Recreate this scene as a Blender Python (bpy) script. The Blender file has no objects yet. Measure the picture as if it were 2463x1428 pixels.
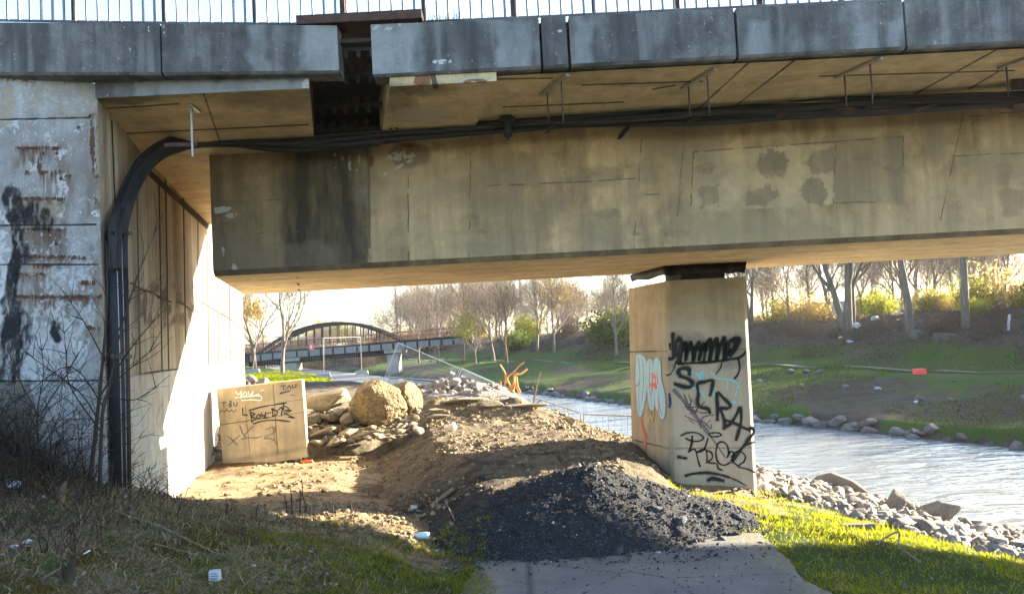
import bpy, bmesh, math, random
import numpy as np
from mathutils import Vector, Matrix, noise as mnoise
R = math.radians
random.seed(7); rng = np.random.default_rng(11)
scene = bpy.context.scene
col = scene.collection

# ------------------------------------------------------------------ camera model (photo is 2463 x 1428)
W0, H0, F = 2463.0, 1428.0, 1900.0
CAMP = np.array([0.0, 0.0, 1.7])
PITCH, ROLL = R(2.95), R(3.0)
_f = np.array([0, math.cos(PITCH), math.sin(PITCH)])
_r0 = np.array([1.0, 0, 0]); _u0 = np.array([0, -math.sin(PITCH), math.cos(PITCH)])
_r = _r0*math.cos(ROLL) - _u0*math.sin(ROLL)
_u = _u0*math.cos(ROLL) + _r0*math.sin(ROLL)
cam = bpy.data.cameras.new('camera'); camo = bpy.data.objects.new('camera', cam); col.objects.link(camo)
cam.sensor_width = 36; cam.lens = F/W0*36; cam.clip_start = .05; cam.clip_end = 6000
camo.matrix_world = Matrix(((_r[0], _u[0], -_f[0], CAMP[0]), (_r[1], _u[1], -_f[1], CAMP[1]), (_r[2], _u[2], -_f[2], CAMP[2]), (0, 0, 0, 1)))
scene.camera = camo
def ray(px, py): return _f + _r*((px-W0/2)/F) - _u*((py-H0/2)/F)
def atY(px, py, Y): d = ray(px, py); return CAMP + d*(Y/d[1])
def atZ(px, py, z): d = ray(px, py); return CAMP + d*((z-CAMP[2])/d[2])
def atP(px, py, p0, n):
    d = ray(px, py); return CAMP + d*(np.dot(np.array(p0)-CAMP, n)/np.dot(d, n))
def proj(P):
    d = np.asarray(P, float) - CAMP; z = d@_f
    return W0/2 + F*(d@_r)/z, H0/2 - F*(d@_u)/z

# ------------------------------------------------------------------ numpy noise
def vnoise(x, y, seed=0):
    x = np.asarray(x, float); y = np.asarray(y, float)
    xi = np.floor(x).astype(np.int64); yi = np.floor(y).astype(np.int64)
    fx = x-xi; fy = y-yi; fx = fx*fx*(3-2*fx); fy = fy*fy*(3-2*fy)
    def h(a, b):
        k = (a*374761393 + b*668265263 + seed*1442695041) & 0xffffffff
        k = ((k ^ (k >> 13))*1274126177) & 0xffffffff
        k = ((k ^ (k >> 16))*2246822519) & 0xffffffff
        return ((k ^ (k >> 15)) & 0xffffff)/float(0xffffff)
    return (h(xi, yi)*(1-fx)+h(xi+1, yi)*fx)*(1-fy) + (h(xi, yi+1)*(1-fx)+h(xi+1, yi+1)*fx)*fy
def fbm(x, y, oct=4, seed=0, rough=.5):
    s = 0; a = 1; t = 0
    for i in range(oct):
        s = s + a*vnoise(x*2**i, y*2**i, seed+i*17); t += a; a *= rough
    return s/t
def sstep(a, b, x): t = np.clip((x-a)/(b-a), 0, 1); return t*t*(3-2*t)

# ------------------------------------------------------------------ objects
def tag(o, label=None, cat=None, group=None, kind=None):
    if label: o['label'] = label
    if cat: o['category'] = cat
    if group: o['group'] = group
    if kind: o['kind'] = kind
    return o
def thing(name, label, cat, loc=(0, 0, 0), group=None, kind=None):
    o = bpy.data.objects.new(name, None); col.objects.link(o); o.location = Vector(loc)
    o.empty_display_size = .2
    return tag(o, label, cat, group, kind)
def link_mesh(name, me, mat, parent=None, smooth=False):
    o = bpy.data.objects.new(name, me); col.objects.link(o)
    for m in (mat if isinstance(mat, (list, tuple)) else [mat]): me.materials.append(m)
    if smooth: me.polygons.foreach_set('use_smooth', [True]*len(me.polygons))
    if parent:
        o.parent = parent
        w = Vector((0, 0, 0)); p = parent
        while p: w += p.location; p = p.parent
        if w.length: me.transform(Matrix.Translation(-w))
    return o
def np_mesh(name, V, Fa, attrs=None):
    V = np.ascontiguousarray(V, np.float32); Fa = np.ascontiguousarray(Fa, np.int32)
    me = bpy.data.meshes.new(name); n, k = Fa.shape
    me.vertices.add(len(V)); me.vertices.foreach_set('co', V.ravel())
    me.loops.add(n*k); me.loops.foreach_set('vertex_index', Fa.ravel())
    me.polygons.add(n); me.polygons.foreach_set('loop_start', np.arange(0, n*k, k, dtype=np.int32))
    me.update(calc_edges=True); me.validate()
    for a, v in (attrs or {}).items():
        at = me.attributes.new(a, 'FLOAT', 'POINT'); at.data.foreach_set('value', np.ascontiguousarray(v, np.float32).ravel())
    return me
class MB:
    def __init__(s): s.v = []; s.f = []
    def add(s, vs, fs):
        b = len(s.v); s.v += [tuple(map(float, p)) for p in vs]; s.f += [tuple(b+i for i in q) for q in fs]; return s
    def hexa(s, lo, hi):          # two 4-corner loops
        return s.add(list(lo)+list(hi), [(3, 2, 1, 0), (4, 5, 6, 7), (0, 1, 5, 4), (1, 2, 6, 5), (2, 3, 7, 6), (3, 0, 4, 7)])
    def box(s, a, b):
        x0, y0, z0 = a; x1, y1, z1 = b
        return s.hexa([(x0, y0, z0), (x1, y0, z0), (x1, y1, z0), (x0, y1, z0)], [(x0, y0, z1), (x1, y0, z1), (x1, y1, z1), (x0, y1, z1)])
    def prism(s, poly, ext):
        n = len(poly); p = [np.array(q, float) for q in poly]; e = np.array(ext, float)
        return s.add(p+[q+e for q in p], [tuple(range(n))[::-1], tuple(range(n, 2*n))]+[(i, (i+1) % n, n+(i+1) % n, n+i) for i in range(n)])
    def bar(s, a, b, w, h=None, up=(0, 0, 1)):
        a = np.array(a, float); b = np.array(b, float); h = h or w
        d = b-a; d /= np.linalg.norm(d)+1e-9; up = np.array(up, float)
        if abs(np.dot(d, up)) > .97: up = np.array((0, 1.0, 0))
        x = np.cross(d, up); x /= np.linalg.norm(x); y = np.cross(x, d)
        q = [(-w/2, -h/2), (w/2, -h/2), (w/2, h/2), (-w/2, h/2)]
        return s.hexa([a+x*i+y*j for i, j in q], [b+x*i+y*j for i, j in q])
    def tube(s, pts, r, n=6, cap=True):
        pts = [np.array(p, float) for p in pts]; m = len(pts)
        rs = [r]*m if np.isscalar(r) else list(r)
        b = len(s.v); pu = None
        for i, p in enumerate(pts):
            d = pts[min(i+1, m-1)]-pts[max(i-1, 0)]; d = d/(np.linalg.norm(d)+1e-9)
            if pu is None: pu = np.array((0, 0, 1.0)) if abs(d[2]) < .9 else np.array((1.0, 0, 0))
            x = np.cross(d, pu); x /= np.linalg.norm(x)+1e-9; y = np.cross(x, d); pu = y
            for k in range(n):
                a = 2*math.pi*k/n; s.v.append(tuple(p+rs[i]*(x*math.cos(a)+y*math.sin(a))))
        for i in range(m-1):
            for k in range(n):
                s.f.append((b+i*n+k, b+i*n+(k+1) % n, b+(i+1)*n+(k+1) % n, b+(i+1)*n+k))
        if cap: s.f.append(tuple(b+k for k in range(n))[::-1]); s.f.append(tuple(b+(m-1)*n+k for k in range(n)))
        return s
    def build(s, name, mat, parent=None, smooth=False):
        me = bpy.data.meshes.new(name); me.from_pydata(s.v, [], s.f); me.update()
        return link_mesh(name, me, mat, parent, smooth)
def solid(name, mb, mat, label, cat, group=None, kind=None, smooth=False, origin=None):
    o = mb.build(name, mat, None, smooth)
    if origin is None:
        c = np.array(mb.v); origin = (c[:, 0].mean(), c[:, 1].mean(), c[:, 2].min())
    o.data.transform(Matrix.Translation(-Vector(origin))); o.location = Vector(origin)
    return tag(o, label, cat, group, kind)
def dup(root, loc, rotz=0, scale=1.0, label=None, group=None, rot=None):
    def cp(o, par):
        c = o.copy(); col.objects.link(c)
        if par: c.parent = par; c.matrix_parent_inverse = o.matrix_parent_inverse
        for ch in o.children: cp(ch, c)
        return c
    r = cp(root, None); r.location = Vector(loc); r.rotation_euler = rot or (0, 0, rotz)
    r.scale = (scale,)*3 if np.isscalar(scale) else scale
    if label: r['label'] = label
    if group: r['group'] = group
    return r

# ------------------------------------------------------------------ materials
class NM:
    def __init__(s, name):
        s.m = bpy.data.materials.new(name); s.m.use_nodes = True; s.nt = s.m.node_tree; s.nt.nodes.clear()
        s.out = s.nt.nodes.new('ShaderNodeOutputMaterial'); s._pos = None
    def n(s, t, **k):
        o = s.nt.nodes.new(t)
        for a, b in k.items(): setattr(o, a, b)
        return o
    def put(s, sock, v):
        if v is None: return
        if hasattr(v, 'is_output'): s.nt.links.new(v, sock)
        else:
            if sock.type == 'RGBA' and len(v) == 3: v = (*v, 1)
            sock.default_value = v
    def pos(s, obj=False):
        if obj: return s.n('ShaderNodeTexCoord').outputs['Object']
        if s._pos is None: s._pos = s.n('ShaderNodeNewGeometry').outputs['Position']
        return s._pos
    def map(s, vec, scale=(1, 1, 1), loc=(0, 0, 0)):
        o = s.n('ShaderNodeMapping'); s.put(o.inputs[0], vec); o.inputs['Scale'].default_value = scale; o.inputs['Location'].default_value = loc; return o.outputs[0]
    def noise(s, scale, detail=4, rough=.55, vec=None, dist=0):
        o = s.n('ShaderNodeTexNoise'); s.put(o.inputs['Vector'], vec if vec is not None else s.pos())
        o.inputs['Scale'].default_value = scale; o.inputs['Detail'].default_value = detail; o.inputs['Roughness'].default_value = rough; o.inputs['Distortion'].default_value = dist
        return o.outputs['Fac']
    def voro(s, scale, vec=None, feature='F1', out='Distance'):
        o = s.n('ShaderNodeTexVoronoi', feature=feature); s.put(o.inputs['Vector'], vec if vec is not None else s.pos()); o.inputs['Scale'].default_value = scale; return o.outputs[out]
    def rng(s, v, a, b, c=0, d=1, smooth=False):
        o = s.n('ShaderNodeMapRange'); 
        if smooth: o.interpolation_type = 'SMOOTHSTEP'
        s.put(o.inputs[0], v)
        for i, q in enumerate((a, b, c, d)): o.inputs[i+1].default_value = q
        return o.outputs[0]
    def math(s, op, a, b=None, c=None, clamp=False):
        o = s.n('ShaderNodeMath', operation=op, use_clamp=clamp); s.put(o.inputs[0], a); s.put(o.inputs[1], b); s.put(o.inputs[2], c); return o.outputs[0]
    def mix(s, fac, a, b, mode='MIX'):
        o = s.n('ShaderNodeMix', data_type='RGBA', blend_type=mode); s.put(o.inputs[0], fac); s.put(o.inputs[6], a); s.put(o.inputs[7], b); return o.outputs[2]
    def attr(s, name): return s.n('ShaderNodeAttribute', attribute_name=name).outputs['Fac']
    def rnd(s): return s.n('ShaderNodeObjectInfo').outputs['Random']
    def bump(s, h, strength=.5, dist=.02, nrm=None):
        o = s.n('ShaderNodeBump'); s.put(o.inputs['Height'], h); o.inputs['Strength'].default_value = strength; o.inputs['Distance'].default_value = dist; s.put(o.inputs['Normal'], nrm); return o.outputs[0]
    def prin(s, colr, rough=.8, nrm=None, metal=0, spec=.3, **k):
        o = s.n('ShaderNodeBsdfPrincipled'); s.put(o.inputs['Base Color'], colr); s.put(o.inputs['Roughness'], rough)
        o.inputs['Metallic'].default_value = metal; o.inputs['Specular IOR Level'].default_value = spec; s.put(o.inputs['Normal'], nrm)
        for a, b in k.items(): s.put(o.inputs[a], b)
        s.nt.links.new(o.outputs[0], s.out.inputs[0]); return o
    def leafy(s, colr, trans=.5, rough=.6, tcol=None):
        d = s.n('ShaderNodeBsdfDiffuse'); s.put(d.inputs[0], colr)
        t = s.n('ShaderNodeBsdfTranslucent'); s.put(t.inputs[0], tcol if tcol is not None else colr)
        g = s.n('ShaderNodeMixShader'); g.inputs[0].default_value = trans
        s.nt.links.new(d.outputs[0], g.inputs[1]); s.nt.links.new(t.outputs[0], g.inputs[2]); s.nt.links.new(g.outputs[0], s.out.inputs[0])
SOFT = ('dark', 'grey', 'pale', 'blackish', 'violet', 'mint', 'stain', 'drip', 'tar')
def simple(name, c, rough=.7, metal=0, var=.25, sc=6, bump=.2, spec=.3, obj=False):
    m = NM(name); p = m.pos(obj); nz = m.noise(sc, 5, .6, p); nf = m.noise(sc*9, 3, .6, p)
    k = m.math('ADD', m.rng(nz, .3, .7, 1-var, 1+var), m.rng(nf, .3, .7, -var*.5, var*.5))
    cc = m.mix(1, c, m.n_rgb(k), 'MULTIPLY')
    m.prin(cc, rough, m.bump(nf, bump, .01), metal, spec); return m.m
def _nrgb(s, v):
    o = s.n('ShaderNodeCombineColor'); 
    for i in range(3): s.put(o.inputs[i], v)
    return o.outputs[0]
NM.n_rgb = _nrgb
def concrete(name, base, warm=None, streak=.35, mottled=.25, attrs=(), boards=None, bump=.35, speck=0, obj=False, fine=60):
    m = NM(name); p = m.pos(obj)
    big = m.noise(.9, 5, .6, p); mid = m.noise(5, 6, .65, p, .6); fin = m.noise(fine, 3, .7, p)
    st = m.noise(1, 5, .6, m.map(p, (7, 7, .5)))
    c = m.mix(m.rng(big, .35, .68), base, warm or tuple(x*.7 for x in base))
    k = m.math('ADD', m.rng(mid, .3, .72, 1-mottled, 1+mottled), m.rng(fin, .25, .75, -.13, .13))
    k = m.math('MULTIPLY', k, m.rng(st, .35, .62, 1-streak, 1.06))
    pit = m.voro(26, p); pm = m.rng(pit, .0, .09, .55, 1); gate = m.rng(m.noise(9, 2, .5, p), .52, .56)
    k = m.math('MULTIPLY', k, m.math('ADD', m.math('MULTIPLY', m.math('SUBTRACT', pm, 1), gate), 1))
    h = m.math('ADD', m.math('MULTIPLY', fin, .5), m.math('MULTIPLY', mid, 1.2))
    if boards:                      # formwork board marks: scale vec along board-normal axis
        axis, freq, amt = boards
        sep = m.n('ShaderNodeSeparateXYZ'); m.put(sep.inputs[0], p)
        a = m.math('MULTIPLY', sep.outputs[axis], freq); fr = m.math('FRACT', a)
        ln = m.rng(m.math('ABSOLUTE', m.math('SUBTRACT', fr, .5)), .44, .5)
        wn = m.n('ShaderNodeTexWhiteNoise', noise_dimensions='1D'); m.put(wn.inputs['W'], m.math('FLOOR', a))
        tone = m.rng(wn.outputs['Value'], 0, 1, 1-amt, 1+amt*.4)
        k = m.math('MULTIPLY', k, m.math('MULTIPLY', tone, m.rng(ln, 0, 1, 1, .9 if axis == 1 and freq == 7 else .6)))
        h = m.math('SUBTRACT', h, m.math('MULTIPLY', ln, .8))
    c = m.mix(1, c, m.n_rgb(k), 'MULTIPLY')
    if speck:
        sp = m.rng(m.noise(38, 2, .8, m.map(p, (1, 1, .6))), .66, .74); c = m.mix(m.math('MULTIPLY', sp, speck), c, (.6, .62, .66))
    edge = m.math('ADD', m.math('MULTIPLY', m.noise(11, 6, .75, p, 1.2), .6), m.math('MULTIPLY', m.noise(42, 4, .75, p), .4))
    soft = m.math('MULTIPLY', m.rng(m.noise(3.5, 6, .7, m.map(p, (1.6, 1.6, .7))), .34, .66, .7, 1.25), m.rng(edge, .35, .62, .7, 1.15))
    for an, ac, amt in attrs:
        a = m.attr(an)
        if an == 'dark': f = m.math('MULTIPLY', a, m.rng(m.noise(2.2, 6, .65, m.map(p, (2.2, 2.2, .45))), .36, .62, .8, 1.12), clamp=True)
        elif an in SOFT: f = m.math('MULTIPLY', a, soft, clamp=True)
        else: f = m.math('MULTIPLY', m.rng(m.math('ADD', a, m.math('MULTIPLY', m.math('SUBTRACT', edge, .5), 2.2 if an != 'joint' else 1.0)), .34, .66), m.rng(a, .02, .25))
        ac2 = m.mix(m.rng(mid, .3, .7), ac, tuple(x*.6 for x in ac))
        c = m.mix(m.math('MULTIPLY', f, amt), c, ac2)
        h = m.math('SUBTRACT', h, m.math('MULTIPLY', f, .3))
    m.prin(c, .9, m.bump(h, bump, .02), 0, .2); return m.m
# pixel-space mask helpers (stains with a shape of their own, evaluated once per vertex of the wall)
def m_rect(px, py, x0, y0, x1, y1, s=6):
    return np.clip(1-np.maximum(np.maximum(x0-px, px-x1), np.maximum(y0-py, py-y1))/s, 0, 1)*.999
def m_ell(px, py, cx, cy, rx, ry, s=.25):
    return np.clip((1-np.sqrt(((px-cx)/rx)**2+((py-cy)/ry)**2))/s+.5, 0, 1)
def m_line(px, py, x0, y0, x1, y1, w=2, s=2):
    dx, dy = x1-x0, y1-y0; t = np.clip(((px-x0)*dx+(py-y0)*dy)/(dx*dx+dy*dy), 0, 1)
    d = np.hypot(px-x0-t*dx, py-y0-t*dy); return np.clip(1-(d-w)/s, 0, 1)
def grid_face(c00, c10, c11, c01, nu, nv, fn=None):
    u = np.linspace(0, 1, nu+1); v = np.linspace(0, 1, nv+1); U, Vv = np.meshgrid(u, v)
    U = U[..., None]; Vv = Vv[..., None]
    P = (np.array(c00)*(1-U)*(1-Vv)+np.array(c10)*U*(1-Vv)+np.array(c11)*U*Vv+np.array(c01)*(1-U)*Vv).reshape(-1, 3)
    i = np.arange(nu*nv); a = (i//nu)*(nu+1)+i % nu
    Fq = np.stack([a, a+1, a+nu+2, a+nu+1], 1)
    px, py = proj(P)
    return P, Fq, (fn(px, py, P) if fn else {})
def join_faces(name, lst, mat, parent=None):
    names = set().union(*[l[2].keys() for l in lst]); Vs = []; Fs = []; at = {k: [] for k in names}; b = 0
    for P, Fq, A in lst:
        Vs.append(P); Fs.append(Fq+b); b += len(P)
        for k in names: at[k].append(A.get(k, np.zeros(len(P))))
    me = np_mesh(name, np.vstack(Vs), np.vstack(Fs), {k: np.concatenate(v) for k, v in at.items()})
    return link_mesh(name, me, mat, parent)
# ------------------------------------------------------------------ light and sky
AZ = R(66); PROF = .64; EL = math.atan(PROF*math.cos(AZ))
world = bpy.data.worlds.new('World'); scene.world = world; world.use_nodes = True
nt = world.node_tree; bg = nt.nodes['Background']; sky = nt.nodes.new('ShaderNodeTexSky'); sky.sky_type = 'NISHITA'
sky.sun_disc = False; sky.sun_elevation = EL; sky.sun_rotation = AZ; sky.air_density = 1.0; sky.dust_density = 1.2; sky.ozone_density = 2.0
nt.links.new(sky.outputs[0], bg.inputs[0]); bg.inputs[1].default_value = .08
sl = bpy.data.lights.new('sun', 'SUN'); sl.energy = 5; sl.angle = R(.6); sl.color = (1, .87, .66)
so = bpy.data.objects.new('sun', sl); col.objects.link(so)
SUN = Vector((math.sin(AZ)*math.cos(EL), math.cos(AZ)*math.cos(EL), math.sin(EL)))
so.rotation_euler = (-SUN).to_track_quat('-Z', 'Y').to_euler()
vs = scene.view_settings; vs.view_transform = 'Standard'; vs.look = 'None'; vs.gamma = 1; vs.exposure = 3.3
scene.cycles.use_denoising = True
scene.cycles.max_bounces = 8; scene.cycles.diffuse_bounces = 5; scene.cycles.transparent_max_bounces = 8; scene.cycles.caustics_reflective = False
scene.cycles.sample_clamp_indirect = 8

# ------------------------------------------------------------------ terrain functions
XF = np.array([(-60, 40), (-20, 24), (9.3, 12.3), (15.5, 9.9), (22, 6.9), (28.8, 4.3), (42, -.9), (64, -9.8), (90, -21), (150, -46), (400, -150), (3000, -1200)], float)
XN = np.array([(-60, 33), (-20, 17), (0, 9), (5, 7.4), (9.3, 6.0), (14.6, 4.5), (20, 2.3), (28, -1.6), (42, -6.9), (64, -15.8), (90, -27), (150, -52), (400, -156), (3000, -1206)], float)
def xf(y): return np.interp(y, XF[:, 0], XF[:, 1])
def xn(y): return np.interp(y, XN[:, 0], XN[:, 1])
ROWS = [(6.3, [(-1.0, 0), (-.35, 0), (.9, 0), (1.2, 0), (1.6, -.02)]),
        (6.8, [(-1.0, .03), (-.35, .15), (.9, .15), (1.2, .08), (1.6, -.02)]),
        (7.4, [(-1.1, .06), (-.35, .33), (1.05, .34), (1.35, .2), (1.6, 0)]),
        (8.2, [(-1.3, .08), (-.45, .4), (1.0, .4), (1.35, .28), (1.6, .05)]),
        (9.3, [(-1.6, .1), (-.75, .42), (.8, .4), (1.3, .33), (1.75, .05)]),
        (10.6, [(-1.9, .12), (-1.15, .44), (.5, .42), (1.6, .28), (2.6, -.2)]),
        (11.6, [(-2.0, .14), (-1.3, .46), (.4, .44), (1.2, .3), (3.0, -.55)]),
        (12.2, [(-2.0, .15), (-1.35, .5), (.2, .5), (.9, .36), (2.9, -.6)]),
        (12.7, [(-2.1, .15), (-1.35, .76), (0, .72), (.8, .42), (2.8, -.6)]),
        (13.6, [(-2.3, .15), (-1.5, .76), (-.1, .7), (.6, .35), (2.6, -.6)]),
        (14.8, [(-2.5, .1), (-1.7, .62), (-.1, .55), (.5, .2), (2.6, -.7)]),
        (16, [(-2.5, 0), (-1.7, 0), (-.1, -.1), (.5, -.3), (2.6, -.9)])]
def mound(x, y):
    ys = np.array([r[0] for r in ROWS]); z = np.full(x.shape, -9.0)
    X = [np.interp(y, ys, [r[1][i][0] for r in ROWS]) for i in range(5)]
    Z = [np.interp(y, ys, [r[1][i][1] for r in ROWS]) for i in range(5)]
    ok = (y >= 6.3) & (y <= 16)
    for i in range(4):
        t = (x-X[i])/(X[i+1]-X[i]); m = (t >= 0) & (t <= 1) & ok
        z = np.where(m, Z[i]*(1-t)+Z[i+1]*t, z)
    zl = Z[0]-(X[0]-x)*.7; zr = Z[4]-(x-X[4])*.7
    z = np.where((x < X[0]) & ok, zl, z); z = np.where((x > X[4]) & ok, zr, z)
    return z
def wallx(y): return -3.51-.23*(np.asarray(y)-7.96)
def Hbase(x, y):
    sf = (x-xf(y))*.925; sn = (xn(y)-x)*.925
    far = np.interp(sf, [-3, 0, .5, 5.6, 6.2, 9, 10, 15.5, 17.5, 40, 200, 900], [-1.9, -1.02, -.72, -.28, -.17, -.13, .05, 1.65, 1.85, 2.05, 2.6, 5])
    far = far + (fbm(x*.35, y*.35, 4, 3)-.5)*np.interp(sf, [0, 1, 20, 60], [0, .35, .5, 1.0])
    near = np.interp(sn, [-3, 0, .4, 3.1, 4.0, 6, 60, 400], [-1.9, -1.02, -.85, -.17, -.02, 0, .25, 3])
    z = np.where(sf > -2.2, far, near)
    # left slope in front of the abutment
    hx = np.interp(x, [-30, -6, -4, -3, -2.0, -1.2, -.7], [3.2, 1.9, 1.12, .66, .25, .06, 0])
    g = sstep(7.8, 5.6, y)
    z = z + hx*g + sstep(-.9, -2.6, x)*.2*sstep(6.2, 8, y)*sstep(30, 14, y)
    z = z + .14*sstep(-.45, -1.2, x)*sstep(8.5, 6.8, y)*sstep(4.0, 5.6, y)
    far_l = sstep(16, 30, y)*sstep(2, -4, x)*(sf < -5)*.3
    z = z + far_l
    # dark spoil ridge and uneven ground beyond the bridge
    rd = np.exp(-((y-29-.12*x)/2.2)**2)*sstep(-2.2, -4.5, x)*sstep(-22, -14, x)*(.12+.2*fbm(x*.8, y*.8, 3, 9))
    z = z + rd*(sf < -5)
    return z
def Hn(x, y):
    d = np.hypot(x, y); z = Hbase(x, y)
    onpath = (np.abs(x-.75) < 1.15) & (y < 9)
    a = np.where(onpath, .0, 1)*sstep(60, 12, d)
    sn = (xn(y)-x)*.925
    a = a*np.where(sn > -.2, 1, .6)
    z = z + a*((fbm(x*1.3, y*1.3, 3, 21)-.5)*.1 + (fbm(x*7, y*7, 3, 5)-.5)*.045)
    return z
def Hs(x, y): return float(Hn(np.array([float(x)]), np.array([float(y)]))[0])
def Hm(x, y):
    m = mound(x, y)
    n = (fbm(x*2.2, y*2.2, 3, 31)-.5)*.08 + (fbm(x*9, y*9, 3, 33)-.5)*.045 + np.maximum(fbm(x*16, y*16, 2, 35)-.55, 0)*.06
    return m + n*sstep(-.1, .2, m)
def gheap(x, y):
    dx = np.where(x < .55, (x-.55)/1.62, (x-.55)/1.5); dy = np.where(y < 7.2, (y-7.2)/1.22, (y-7.2)/1.0)
    pn = np.where(x < .55, 2.5, 1.9); r = (np.abs(dx)**pn+np.abs(dy)**pn+.004)**(1/pn) + (fbm(x*1.5, y*1.5, 3, 41)-.5)*.12
    h = .55*(1-r) 
    return h + (fbm(x*11, y*11, 3, 43)-.5)*.05
def Hall(x, y):      # highest loose surface at a point
    x = np.asarray(x, float); y = np.asarray(y, float)
    return np.maximum(np.maximum(Hn(x, y), Hm(x, y)-.012), np.where((np.abs(x-.5) < 2.3) & (np.abs(y-7) < 1.6), gheap(x, y), -9))
def Ha(x, y): return float(Hall(np.array([float(x)]), np.array([float(y)]))[0])

# ------------------------------------------------------------------ ground
def axis(lo, hi, dense, grow, lo_end, hi_end, smax=60):
    a = list(np.arange(lo, hi, dense)); s = dense
    while a[-1] < hi_end: s = min(s*grow, smax); a.append(a[-1]+s)
    s = dense; b = [lo]
    while b[-1] > lo_end: s = min(s*grow, smax); b.append(b[-1]-s)
    return np.array(b[:0:-1]+a)
gx = axis(-5, 6.5, .05, 1.055, -900, 900); gy = axis(2.2, 15, .05, 1.05, -60, 2500)
# keep mid-distance steps small enough for the banks
GX, GY = np.meshgrid(gx, gy); gxf, gyf = GX.ravel(), GY.ravel()
GZ = Hn(gxf, gyf)
nx, ny = len(gx), len(gy); i = np.arange((nx-1)*(ny-1)); a = (i//(nx-1))*nx+i % (nx-1)
gF = np.stack([a, a+1, a+nx+1, a+nx], 1)
sf = (gxf-xf(gyf))*.925; sn = (xn(gyf)-gxf)*.925; wob = fbm(gxf*.9, gyf*.9, 4, 51); wob2 = fbm(gxf*.22, gyf*.22, 4, 53)
under = sstep(5.6, 6.3, gyf+.6*(wob-.5))*sstep(17, 13, gyf)*(gxf < 2.4)
leftg = sstep(.2, -.4, gxf)*(gyf < 7)
right_edge = sstep(2.6, 3.4, sn+.5*(wob-.5))
dirt = np.maximum(under, sstep(14, 16, gyf)*sstep(34, 28, gyf)*(sf < -4)*(gxf < 3)*.95)
dirt = np.maximum(dirt, m_rect(gxf, gyf, 1.45, 8.1, 2.9, 12.5, .35)*(sn > 2))
dirt = dirt*np.where((gyf < 7.2) & (gxf > 1.3), 0, 1)
green = np.where(sf > -2.2, 0, right_edge)*(1-dirt)
fg = sstep(.3, 1.0, sf+1.2*(wob-.5))*(.45+.55*sstep(.38, .58, wob2+.12*(sf > 4)))*sstep(13, 10.5, sf+3*(wob2-.5))
fg = np.where((sf > .6) & (sf < 5.5), np.maximum(fg*sstep(.5, .62, wob2*.7+wob*.4), .42*sstep(.42, .6, wob)), fg); fg = np.maximum(fg, (sf > .15)*sstep(1.7, .8, sf)*sstep(.5, .56, fbm(gxf*.45, gyf*.45, 3, 57)))
green = np.where(sf > -2.2, fg, green)
dry = np.where(sf > -2.2, 0, leftg*sstep(-.3, -1.2, gxf+1.2*(wob-.5))*(1-dirt))
spoil = np.exp(-((gyf-29-.12*gxf)/2.4)**2)*sstep(-2.0, -4, gxf)*sstep(-24, -16, gxf)
rockb = np.where(sf > -2.2, 0, sstep(3.6, 2.9, sn+.5*(wob-.5)))
ground_me = np_mesh('ground', np.stack([gxf, gyf, GZ], 1), gF, dict(green=green, dry=dry, dirt=dirt, spoil=spoil, rock=rockb, lit=(sf > 16)*1.0))
m = NM('ground_soil'); p = m.pos()
n1 = m.noise(3, 6, .65); n2 = m.noise(22, 5, .7); n3 = m.noise(70, 3, .7); n0 = m.noise(.5, 4, .6)
soil = m.mix(m.rng(n1, .3, .7), (.045, .035, .03), (.092, .074, .06))
green_c = m.mix(m.rng(n2, .3, .7), (.024, .062, .009), (.055, .105, .016)); green_c = m.mix(m.rng(n0, .4, .65), green_c, (.07, .085, .028))
dry_c = m.mix(m.rng(n2, .35, .65), (.075, .06, .04), (.24, .195, .125)); dry_c = m.mix(m.rng(m.noise(1.7, 4, .6), .52, .6), dry_c, (.075, .055, .014)); dry_c = m.mix(m.rng(m.noise(2.6, 4, .6), .54, .64), dry_c, (.05, .08, .02))
dirt_c = m.mix(m.rng(n2, .3, .7), (.20, .145, .085), (.42, .32, .19)); dirt_c = m.mix(m.rng(m.noise(2.2, 5, .7), .48, .62), dirt_c, (.12, .085, .055))
rock_c = m.mix(m.rng(n2, .3, .7), (.10, .085, .07), (.26, .23, .2))
spoil_c = m.mix(m.rng(n1, .3, .7), (.022, .018, .018), (.06, .048, .042))
c = soil
for an, cc in (('green', green_c), ('dry', dry_c), ('dirt', dirt_c), ('rock', rock_c), ('spoil', spoil_c)):
    at = m.attr(an); f = m.math('MULTIPLY', m.rng(m.math('ADD', at, m.math('ADD', m.math('MULTIPLY', m.math('SUBTRACT', n2, .5), .9), m.math('MULTIPLY', m.math('SUBTRACT', n1, .5), 1.1))), .35, .65), m.rng(at, .02, .15)); c = m.mix(f, c, cc)
c = m.mix(1, c, m.n_rgb(m.rng(n3, .3, .7, .7, 1.25)), 'MULTIPLY')
m.prin(c, .95, m.bump(m.math('ADD', n2, m.math('MULTIPLY', n3, .5)), .9, .05), 0, .1)
MAT_GROUND = m.m
tag(link_mesh('ground', ground_me, MAT_GROUND, None, True), kind='structure')

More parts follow.
